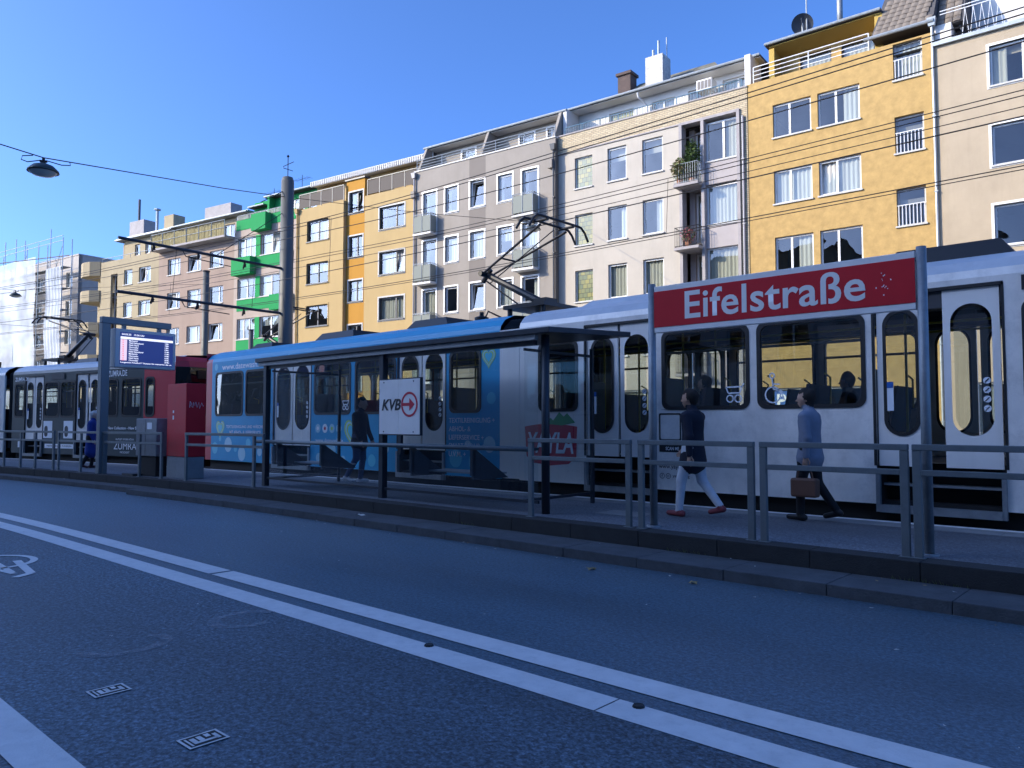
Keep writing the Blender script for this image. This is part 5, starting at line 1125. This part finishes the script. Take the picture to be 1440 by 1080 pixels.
# transport logo board on the shelter
kb = empty('logo_board', (-10.41, 8.10, PZ), 0, 'white board with black letters and red arrow-in-ring logo on the shelter glass', 'sign')
bevel(MB().box(0, 1.07, 0, .05, 1.06, 2.0).build('cabinet', M['dark_metal'], kb), .008, 1)
MB().box(.02, .52, -.008, -.001, 1.08, 1.98).box(.525, 1.05, -.008, -.001, 1.08, 1.98).build('panel', M['white_sign'], kb)
text('KVB', .09, 1.47, -.012, .50, .19, 'print_black', kb, .03, .25)
MB().poly([circ(.80, 1.565, .205, 32, .205), circ(.80, 1.565, .168, 32, .168)], -.0115).build('logo_ring', M['print_red'], kb); MB().poly([[(.62, 1.54), (.80, 1.54), (.80, 1.46), (.93, 1.565), (.80, 1.67), (.80, 1.59), (.62, 1.59)]], -.012).build('logo_arrow', M['print_red'], kb)
for x, z in ((.14, 1.12), (.9, 1.12), (.14, 1.94), (.9, 1.94)): MB().tube([(x, -.008, z), (x, -.014, z)], .012, 8).build('screw', M['dark_metal'], kb)
MB().box(.5, .58, .0, .05, .75, 1.059).build('bracket', M['dark_metal'], kb)
# ------------------------------------------------------------------ red cabinet, grey cabinet, departure board
rc = empty('ticket_cabinet', (-18.12, 7.90, PZ), R(0), 'tall red metal cabinet on a grey plinth with white graffiti tag', 'cabinet')
bevel(MB().box(0, .97, 0, .46, .50, 2.17).build('body', M['red_sign'], rc), .012, 2); bevel(MB().box(.01, .96, .01, .45, 0, .495).build('plinth', mat('grey_plinth', (.26, .28, .29), .6, var=.15, vscale=3, dirt=.3), rc), .008, 1)
MB().box(.3, .36, -.004, .0, 1.5, 1.56).box(.3, .36, -.004, .0, 1.35, 1.44).build('sticker', M['print_white'], rc)
mb = MB(); rs = random.Random(9); p = (.974, .08, 1.70)
pts = [(.974, .08, 1.62), (.974, .09, 1.76), (.974, .13, 1.70), (.974, .10, 1.67), (.974, .15, 1.62), (.974, .17, 1.74), (.974, .20, 1.66), (.974, .22, 1.75), (.974, .25, 1.62), (.974, .29, 1.74), (.974, .31, 1.60), (.974, .36, 1.73), (.974, .40, 1.65)]
mb.tube(pts, .006, 5); mb.build('graffiti_tag', M['print_white'], rc)
gc = empty('switch_cabinet', (-19.42, 8.02-.3, PZ), R(4), 'grey metal cabinet on a dark stand beside the red cabinet', 'cabinet')
bevel(MB().box(0, 1.0, 0, .35, .48, 1.38).build('box', mat('grey_cabinet_paint', (.24, .26, .28), .5, .2, var=.25, vscale=3, dirt=.35), gc), .012, 1); bevel(MB().box(.08, .92, .04, .31, 0, .478).build('stand', M['under'], gc), .006, 1)
MB().poly([rrect(.55, .78, 1.12, 1.28, .02, 3)], -.003).build('sticker', M['print_white'], gc); MB().box(.47, .475, -.004, .0, .5, 1.36).build('door_gap', M['black'], gc); MB().box(-.25, .3, -.2, .2, 0, .05).build('dark_block', M['black'], gc)  # sticker, door gap, and a low black block at one end of the stand
db = empty('departure_board', (-20.75, 7.50, PZ), R(96.5), 'electronic departure board hanging from a grey gantry post', 'display')
M['gantry'] = mat('gantry_paint', (.15, .175, .19), .45, .25, var=.1, vscale=3)
bevel(MB().box(-.19, .02, -.09, .09, 0, 3.80).build('post', M['gantry'], db), .01, 1); bevel(MB().box(-.19, 1.66, -.08, .08, 3.805, 3.97).build('beam', M['gantry'], db), .01, 1)
for x in (.4, 1.35): MB().box(x-.04, x+.04, -.05, .05, 3.69, 3.80).build('hanger', M['gantry'], db)
hs = bevel(MB().box(.10, 1.74, -.17, .17, 2.70, 3.69).build('housing', mat('display_housing', (.42, .45, .47), .5, .2), db), .012, 1)
scr = emit('screen_navy', (.006, .012, .06), 1.0)
MB().box(.22, 1.66, -.176, -.171, 2.78, 3.61).build('screen', scr, hs)
ew = emit('screen_white', (.6, .62, .7), .55); ep = emit('screen_pink', (.55, .42, .5), .5); M['ew'] = ew; M['ep'] = ep
MB().box(.23, 1.65, -.180, -.177, 3.43, 3.49).build('screen_bar', ew, hs); MB().box(.23, .40, -.180, -.177, 2.88, 3.42).build('screen_column', ep, hs)
rows = ('Merkenich', 'Niehl Sebastianstr', 'Niehl Nord', 'Chorweiler', 'Chorweiler', 'Niehl Sebastianstr', 'Merkenich', 'Chorweiler', 'Niehl Nord', 'Chorweiler')
M['sred'] = emit('screen_red', (.5, .02, .04), .6)
text('04.03.25   15:36 Uhr', .26, 3.53, -.181, .6, .045, 'ew', hs, .02)
for i, s in enumerate(rows):
    z = 3.375-.056*i; text(s, .45, z, -.181, None, .040, 'ew', hs, .02); text('%d Min' % (2+i*2), 1.42, z, -.181, None, .036, 'ew', hs, .02); text(('12', '15', '16', '18')[i % 4], .28, z, -.182, None, .036, 'sred', hs, .02)
text('Langenich Friedhof * Nutzen Sie weiterhin die un', .24, 2.80, -.181, 1.38, .05, 'ew', hs, .02)
# ------------------------------------------------------------------ litter
lm = [mat('dry_leaf', (.30, .22, .10), .8), mat('pale_scrap', (.60, .58, .52), .8)]
rn = random.Random(21); mb = MB()
for i in range(190):
    X = rn.uniform(-22, 2); c_ = rn.random()
    if i > 120: t, z, X = rn.uniform(1.4, 6.5), .009, rn.uniform(-14, 0)
    elif c_ < .5: t, z = 7.0-abs(rn.gauss(0, .12)), .003
    elif c_ < .85: t, z = rn.uniform(7.35, 7.64), .116
    else: t, z = rn.uniform(4.2, 6.8), .003
    s = rn.uniform(.008, .028) if i <= 120 else rn.uniform(.004, .013); a = rn.uniform(0, 6.3); x, y, _ = bend(X, t, 0)
    mb.add([(x+s*math.cos(a+k*1.57)*(1 if k % 2 else .5), y+s*math.sin(a+k*1.57)*(1 if k % 2 else .5), z+.002+rn.uniform(0, .01)) for k in range(4)], [(0, 1, 2, 3)], rn.choice((0, 1, 1)))
tag(mb.build('leaf_litter', lm), 'scattered small leaves and paper scraps along the kerb', 'litter', kind='stuff')
def leaf(x, y, z, s, a, m, label, cat, name):
    mb = MB(); pts = []
    for k in range(10):
        t = 2*math.pi*k/10; r = s*(1 if k % 2 == 0 else .62)*(1.35 if k == 0 else 1); pts.append((r*math.cos(t), r*math.sin(t), .012+.014*math.sin(3*t)))
    mb.add(pts+[(0, 0, .022)], [(k, (k+1) % 10, 10) for k in range(10)]); o = mb.build(name, m, None, (x, y, z), a); tag(o, label, cat)
leaf(-9.85, 7.32, .112, .075, .3, lm[1], 'crumpled white paper scrap on the lower kerb ledge', 'scrap', 'paper_scrap'); leaf(-4.9, 6.62, .001, .055, 1.2, lm[0], 'curled dry leaf on the road by the shelter end of the kerb', 'leaf', 'fallen_leaf'); leaf(-3.75, 6.72, .001, .05, 2.2, lm[0], 'curled dry leaf on the road below the stop sign', 'leaf', 'fallen_leaf')
# tufts of grass in the kerb joint
mb = MB()
for i in range(90):
    X = rn.choice((-4.35, -2.05, -1.75, -7.9))+rn.gauss(0, .12); x, y, _ = bend(X, 7.66, 0); h = rn.uniform(.015, .05); dx = rn.uniform(-.02, .02)
    mb.add([(x, y, .112), (x+.006, y, .112), (x+dx, y-.02, .112+h)], [(0, 1, 2)])
tag(mb.build('kerb_weeds', M['leaf2']), 'tiny weeds sprouting in the joint of the kerb ledge', 'weeds', kind='stuff')
# ------------------------------------------------------------------ people (one continuous skin from smoothly blended limbs)
def surface(prims, vox, mats, name):
    P = [dict(a=np.array(p[0], float), b=np.array(p[1], float), r0=p[2], r1=p[3], m=p[4], k=p[5] if len(p) > 5 else .02, sc=np.array(p[6] if len(p) > 6 else (1, 1, 1), float)) for p in prims]
    lo = np.min([np.minimum(p['a'], p['b'])-max(p['r0'], p['r1'])/p['sc'].min()-.05 for p in P], 0); hi = np.max([np.maximum(p['a'], p['b'])+max(p['r0'], p['r1'])/p['sc'].min()+.05 for p in P], 0)
    n = np.ceil((hi-lo)/vox).astype(int)+1
    F = np.full(n, 1.0, np.float32); MI = np.zeros(n, np.int16); MD = np.full(n, 9., np.float32)
    ax = [lo[i]+vox*np.arange(n[i]) for i in range(3)]
    for p in P:
        R_ = max(p['r0'], p['r1'])/p['sc'].min()+.08; l = np.minimum(p['a'], p['b'])-R_; h = np.maximum(p['a'], p['b'])+R_
        i0 = np.clip(((l-lo)/vox).astype(int), 0, n-1); i1 = np.clip(((h-lo)/vox).astype(int)+2, 1, n)
        s = tuple(slice(i0[i], i1[i]) for i in range(3))
        G = np.stack(np.meshgrid(*[ax[i][s[i]] for i in range(3)], indexing='ij'), -1)
        sc = p['sc']; a = p['a']; ba = (p['b']-a)*sc; pa = (G-a)*sc; bb = ba@ba
        t = np.clip((pa@ba)/bb, 0, 1) if bb > 1e-9 else np.zeros(G.shape[:3])
        d = np.linalg.norm(pa-t[..., None]*ba, axis=-1)-(p['r0']+(p['r1']-p['r0'])*t)
        f = F[s]; k = p['k']; hh = np.clip(.5+.5*(f-d)/k, 0, 1); F[s] = f*(1-hh)+d*hh-k*hh*(1-hh)
        mi, md = MI[s], MD[s]; c = d < md; mi[c] = p['m']; md[c] = d[c]; MI[s] = mi; MD[s] = md
    ins = F < 0
    c = [ins[i:n[0]-1+i, j:n[1]-1+j, k:n[2]-1+k] for i in (0, 1) for j in (0, 1) for k in (0, 1)]
    cnt = sum(x.astype(np.int8) for x in c); act = (cnt > 0) & (cnt < 8); idx = -np.ones(act.shape, int); ids = np.argwhere(act); idx[act] = np.arange(len(ids))
    pos = np.zeros((len(ids), 3)); w = np.zeros(len(ids)); off = [(i, j, k) for i in (0, 1) for j in (0, 1) for k in (0, 1)]
    val = {o: F[ids[:, 0]+o[0], ids[:, 1]+o[1], ids[:, 2]+o[2]] for o in off}
    for o in off:
        for d in range(3):
            if o[d] == 0:
                q = list(o); q[d] = 1; q = tuple(q); v0, v1 = val[o], val[q]; cr = (v0 < 0) != (v1 < 0)
                t = np.where(cr, v0/np.where(cr, v0-v1, 1), 0); pt = np.tile(np.array(o, float), (len(ids), 1)); pt[:, d] = t
                pos += np.where(cr[:, None], pt, 0); w += cr
    pos = lo+vox*(ids+pos/np.maximum(w, 1)[:, None]); faces = []
    for d in range(3):
        e = [(1, 0, 0), (0, 1, 0), (0, 0, 1)][d]; u, v = [(1, 2), (2, 0), (0, 1)][d]
        sh = [slice(1, -1)]*3; sh[d] = slice(0, -1); A = ins[tuple(sh)]; sh2 = [slice(1, -1)]*3; sh2[d] = slice(1, None); B_ = ins[tuple(sh2)]
        q = np.argwhere(A != B_); st = A[tuple(q.T)]; q = q+np.array([0 if i == d else 1 for i in range(3)])
        du = np.zeros(3, int); du[u] = 1; dv = np.zeros(3, int); dv[v] = 1
        f = np.stack([idx[tuple((q-du-dv).T)], idx[tuple((q-dv).T)], idx[tuple(q.T)], idx[tuple((q-du).T)]], 1)
        f[~st] = f[~st][:, ::-1]; faces.append(f)
    faces = np.concatenate(faces); me = bpy.data.meshes.new(name); me.from_pydata(pos.tolist(), [], faces.tolist())
    for m in mats: me.materials.append(m)
    vm = MI[ids[:, 0], ids[:, 1], ids[:, 2]]; me.polygons.foreach_set('material_index', vm[faces[:, 0]].astype(np.int32)); me.polygons.foreach_set('use_smooth', [True]*len(faces)); me.update(); return me
SK, TOP, BOT, SHOE, HAIR, BAG = range(6)
def V(*a): return np.array(a, float)
def person(loc, rz, label, h=1.72, cols=None, legs=(.25, -.25), arms=(.3, -.3), coat=0, sit=False, hat=None, hair_len=.0, lean=0.0, bag=None, phone=False, vox=.0105):
    s = h/1.72; p = []
    hipz = .90 if not sit else .48; zsh = hipz+.50
    def leg(side, ang):
        hip = V(0, side*.09, hipz)
        if sit: knee = hip+V(.42, side*.02, .02); ank = knee+V(.02, 0, -.40)
        else: knee = hip+V(math.sin(ang)*.42+.015, 0, -math.cos(ang)*.42); ba = ang-(.18 if ang > 0 else .45); ank = knee+V(math.sin(ba)*.41, 0, -math.cos(ba)*.41)
        p.append((hip, knee, .098, .068, BOT, .03)); p.append((knee, ank, .066, .050, BOT, .02)); pitch = 0 if (sit or ang > 0) else -.35
        heel = ank+V(-.05, 0, -.045); toe = ank+V(.15*math.cos(pitch), side*.015, -.045+.15*math.sin(pitch))
        p.append((heel, toe, .042, .034, SHOE, .01)); p.append((ank, heel+V(.03, 0, 0), .045, .042, SHOE, .01)); return ank
    an = [leg(1, legs[0]), leg(-1, legs[1])]
    L_ = lambda z: lean*(z-hipz)
    p.append((V(0, 0, hipz+.0), V(L_(hipz+.15), 0, hipz+.15), .130, .125, TOP, .05, (1.05, .80, 1))); p.append((V(L_(hipz+.15), 0, hipz+.15), V(L_(zsh-.12), 0, zsh-.12), .130, .148, TOP, .05, (1.05, .78, 1)))
    p.append((V(L_(zsh-.03), .145, zsh-.05), V(L_(zsh-.03), -.145, zsh-.05), .078, .078, TOP, .06)); p.append((V(L_(zsh), 0, zsh), V(L_(zsh)+.015, 0, zsh+.055), .085, .066, TOP, .04)); p.append((V(L_(zsh)+.01, 0, zsh+.05), V(L_(zsh)+.03, 0, zsh+.13), .052, .050, SK, .02))
    if coat:
        p.append((V(0, 0, hipz+.1), V(.0, 0, hipz-coat), .135, .185, TOP, .04, (1.1, .88, 1)))
    hc = V(L_(zsh)+.05, 0, zsh+.19)
    p.append((hc+V(-.015, 0, .02), hc+V(.01, 0, .0), .100, .092, SK, .02, (1, 1.12, .92))); p.append((hc+V(.03, 0, -.05), hc+V(.045, 0, -.085), .058, .040, SK, .03)); p.append((hc+V(.09, 0, -.005), hc+V(.115, 0, -.03), .011, .015, SK, .012))
    p.append((hc+V(.092, .018, -.068), hc+V(.092, -.018, -.068), .009, .009, SK, .006))
    for sd in (1, -1): p.append((hc+V(-.005, sd*.083, .0), hc+V(-.012, sd*.087, -.03), .014, .010, SK, .008)); p.append((hc+V(.082, sd*.032, .012), hc+V(.083, sd*.032, .012), .010, .010, HAIR, .004))
    hm = HAIR
    p.append((hc+V(-.035, 0, .035), hc+V(-.005, 0, .058), .103, .088, hm, .015, (1, 1.08, 1))); p.append((hc+V(-.06, 0, -.03), hc+V(-.055, 0, -.03-hair_len), .062, .055, hm, .02))
    if hat: p.append((hc+V(-.02, 0, .055), hc+V(-.02, 0, .085), .104, .085, hat, .01)); 
    for side, ang in ((1, arms[0]), (-1, arms[1])):
        sh = V(L_(zsh-.03), side*.200, zsh-.06); el = sh+V(math.sin(ang)*.27, side*.045, -math.cos(ang)*.27); b2 = ang+(.35 if not (phone and side > 0) else 1.7); wr = el+V(math.sin(b2)*.24, -side*.02, -math.cos(b2)*.24)
        p.append((sh, el, .070, .056, TOP, .03)); p.append((el, wr, .054, .042, TOP, .02)); dv = (wr-el)/np.linalg.norm(wr-el); pal = wr+dv*.085
        p.append((wr, pal, .026, .032, SK, .01, (1, 1.35, 1)))
        up = V(0, 1, 0); fw = np.cross(dv, up); fw /= np.linalg.norm(fw)
        for q, (o, l) in enumerate(((-.028, .062), (-.010, .074), (.009, .070), (.026, .055))):
            base = pal+fw*o*.9; midp = base+dv*l*.6; tip = midp+dv*l*.35-V(0, side*.02, 0); p.append((base, midp, .0105, .0095, SK, .004)); p.append((midp, tip, .0095, .008, SK, .004))
        th = wr+dv*.03-fw*.03; p.append((th, th+dv*.04-fw*.03, .011, .010, SK, .006)); p.append((th+dv*.04-fw*.03, th+dv*.072-fw*.025, .010, .008, SK, .005))
        if bag and side == bag[0]: hand = pal+dv*.06
    low = min(q[0][2] for q in p if q[4] == SHOE)-.045; low = min(low, min(min(q[0][2], q[1][2])-max(q[2], q[3]) for q in p if q[4] == SHOE))
    p = [(q[0]*s-V(0, 0, 0), q[1]*s, q[2]*s, q[3]*s, *q[4:]) for q in p]
    me = surface(p, vox, cols, 'person'); o = link('person', me, None); zmin = min(v.co.z for v in me.vertices)
    for v in me.vertices: v.co.z -= zmin
    me.update(); o.location = loc; o.rotation_euler = (0, 0, rz); tag(o, label, 'person')
    if bag:
        hb = bpy.data.objects.new('bag', None); bpy.data.objects.remove(hb); q = hand*s; z = q[2]-zmin
        w_, d_, hh_ = bag[1]; e = empty('shoulder_bag', (0, 0, 0), 0, bag[2], 'bag')
        bo = bevel(MB().box(-w_/2, w_/2, -d_/2, d_/2, -hh_-.14, -.14).build('body', bag[3], e), .03, 3); MB().tube([(-w_*.3, 0, -.15), (-w_*.22, 0, -.02), (0, 0, .015), (w_*.22, 0, -.02), (w_*.3, 0, -.15)], .010, 6).build('handle', bag[3], e)
        c_, s_ = math.cos(rz), math.sin(rz); e.location = (loc[0]+q[0]*c_-q[1]*s_, loc[1]+q[0]*s_+q[1]*c_, loc[2]+z); e.rotation_euler = (0, 0, rz)
    return o
def cloth(n, c, r=.85): return mat(n, c, r, var=.15, vscale=8)
skin = mat('skin', (.50, .30, .21), .55); skin2 = mat('skin_fair', (.56, .36, .27), .55)
blue = cloth('blue_coat', (.015, .045, .24)); navy = cloth('navy_jacket', (.012, .015, .03)); black_c = cloth('black_cloth', (.012, .012, .014)); jeans = cloth('dark_jeans', (.03, .05, .12)); pale = cloth('pale_trousers', (.55, .58, .62)); greyj = cloth('grey_jacket', (.22, .25, .32)); white_h = cloth('white_hair', (.62, .60, .57)); dark_h = cloth('dark_hair', (.02, .015, .012)); brown = cloth('brown_leather', (.14, .065, .04), .5); shoe_w = cloth('white_shoe', (.6, .6, .6), .6); shoe_b = cloth('black_shoe', (.015, .013, .013), .5); shoe_r = cloth('reddish_shoe', (.22, .04, .05), .6)
person((-23.5, 8.12, PZ+.001), R(52), 'white-haired person in a long blue coat standing beside the departure board', 1.60, [skin2, blue, black_c, cloth('maroon_shoe', (.06, .015, .02), .5), white_h, brown], legs=(.06, -.04), arms=(.1, .05), coat=.42, lean=.06)
person((-13.45, 9.95, PZ+.001), R(25), 'person in a dark jacket and jeans with white shoes standing behind the shelter glass', 1.80, [skin, navy, jeans, shoe_w, dark_h, black_c], legs=(.05, -.08), arms=(.15, .1), lean=.02, coat=.10)
person((-5.20, 9.35, PZ+.001), R(180), 'person in navy jacket and pale trousers walking behind the stop sign', 1.72, [skin, navy, pale, shoe_r, dark_h, black_c], legs=(.28, -.22), arms=(-.30, .38), coat=.14)
person((-3.88, 10.02, PZ+.001), R(180), 'person in grey jacket and black trousers walking along the tram with a brown bag', 1.70, [skin, greyj, black_c, shoe_b, dark_h, black_c], legs=(.20, -.16), arms=(-.22, .12), coat=.08, hair_len=.06, bag=(1, (.34, .14, .24), 'brown shoulder bag held by the person in the grey jacket', brown))
fz = PZ+.75+.02
person((-4.28, 12.75, fz+.0), R(180), 'dark silhouetted passenger with a cap seated by the far window of the white tram half', 1.72, [skin, black_c, black_c, shoe_b, dark_h, black_c], sit=True, hat=HAIR, arms=(.3, .3))
person((-6.05, 11.35, fz+.0), R(180), 'passenger in dark clothes seated behind the window with the pushchair symbol', 1.68, [skin2, navy, black_c, shoe_b, dark_h, black_c], sit=True, arms=(.35, .3), hair_len=.08)
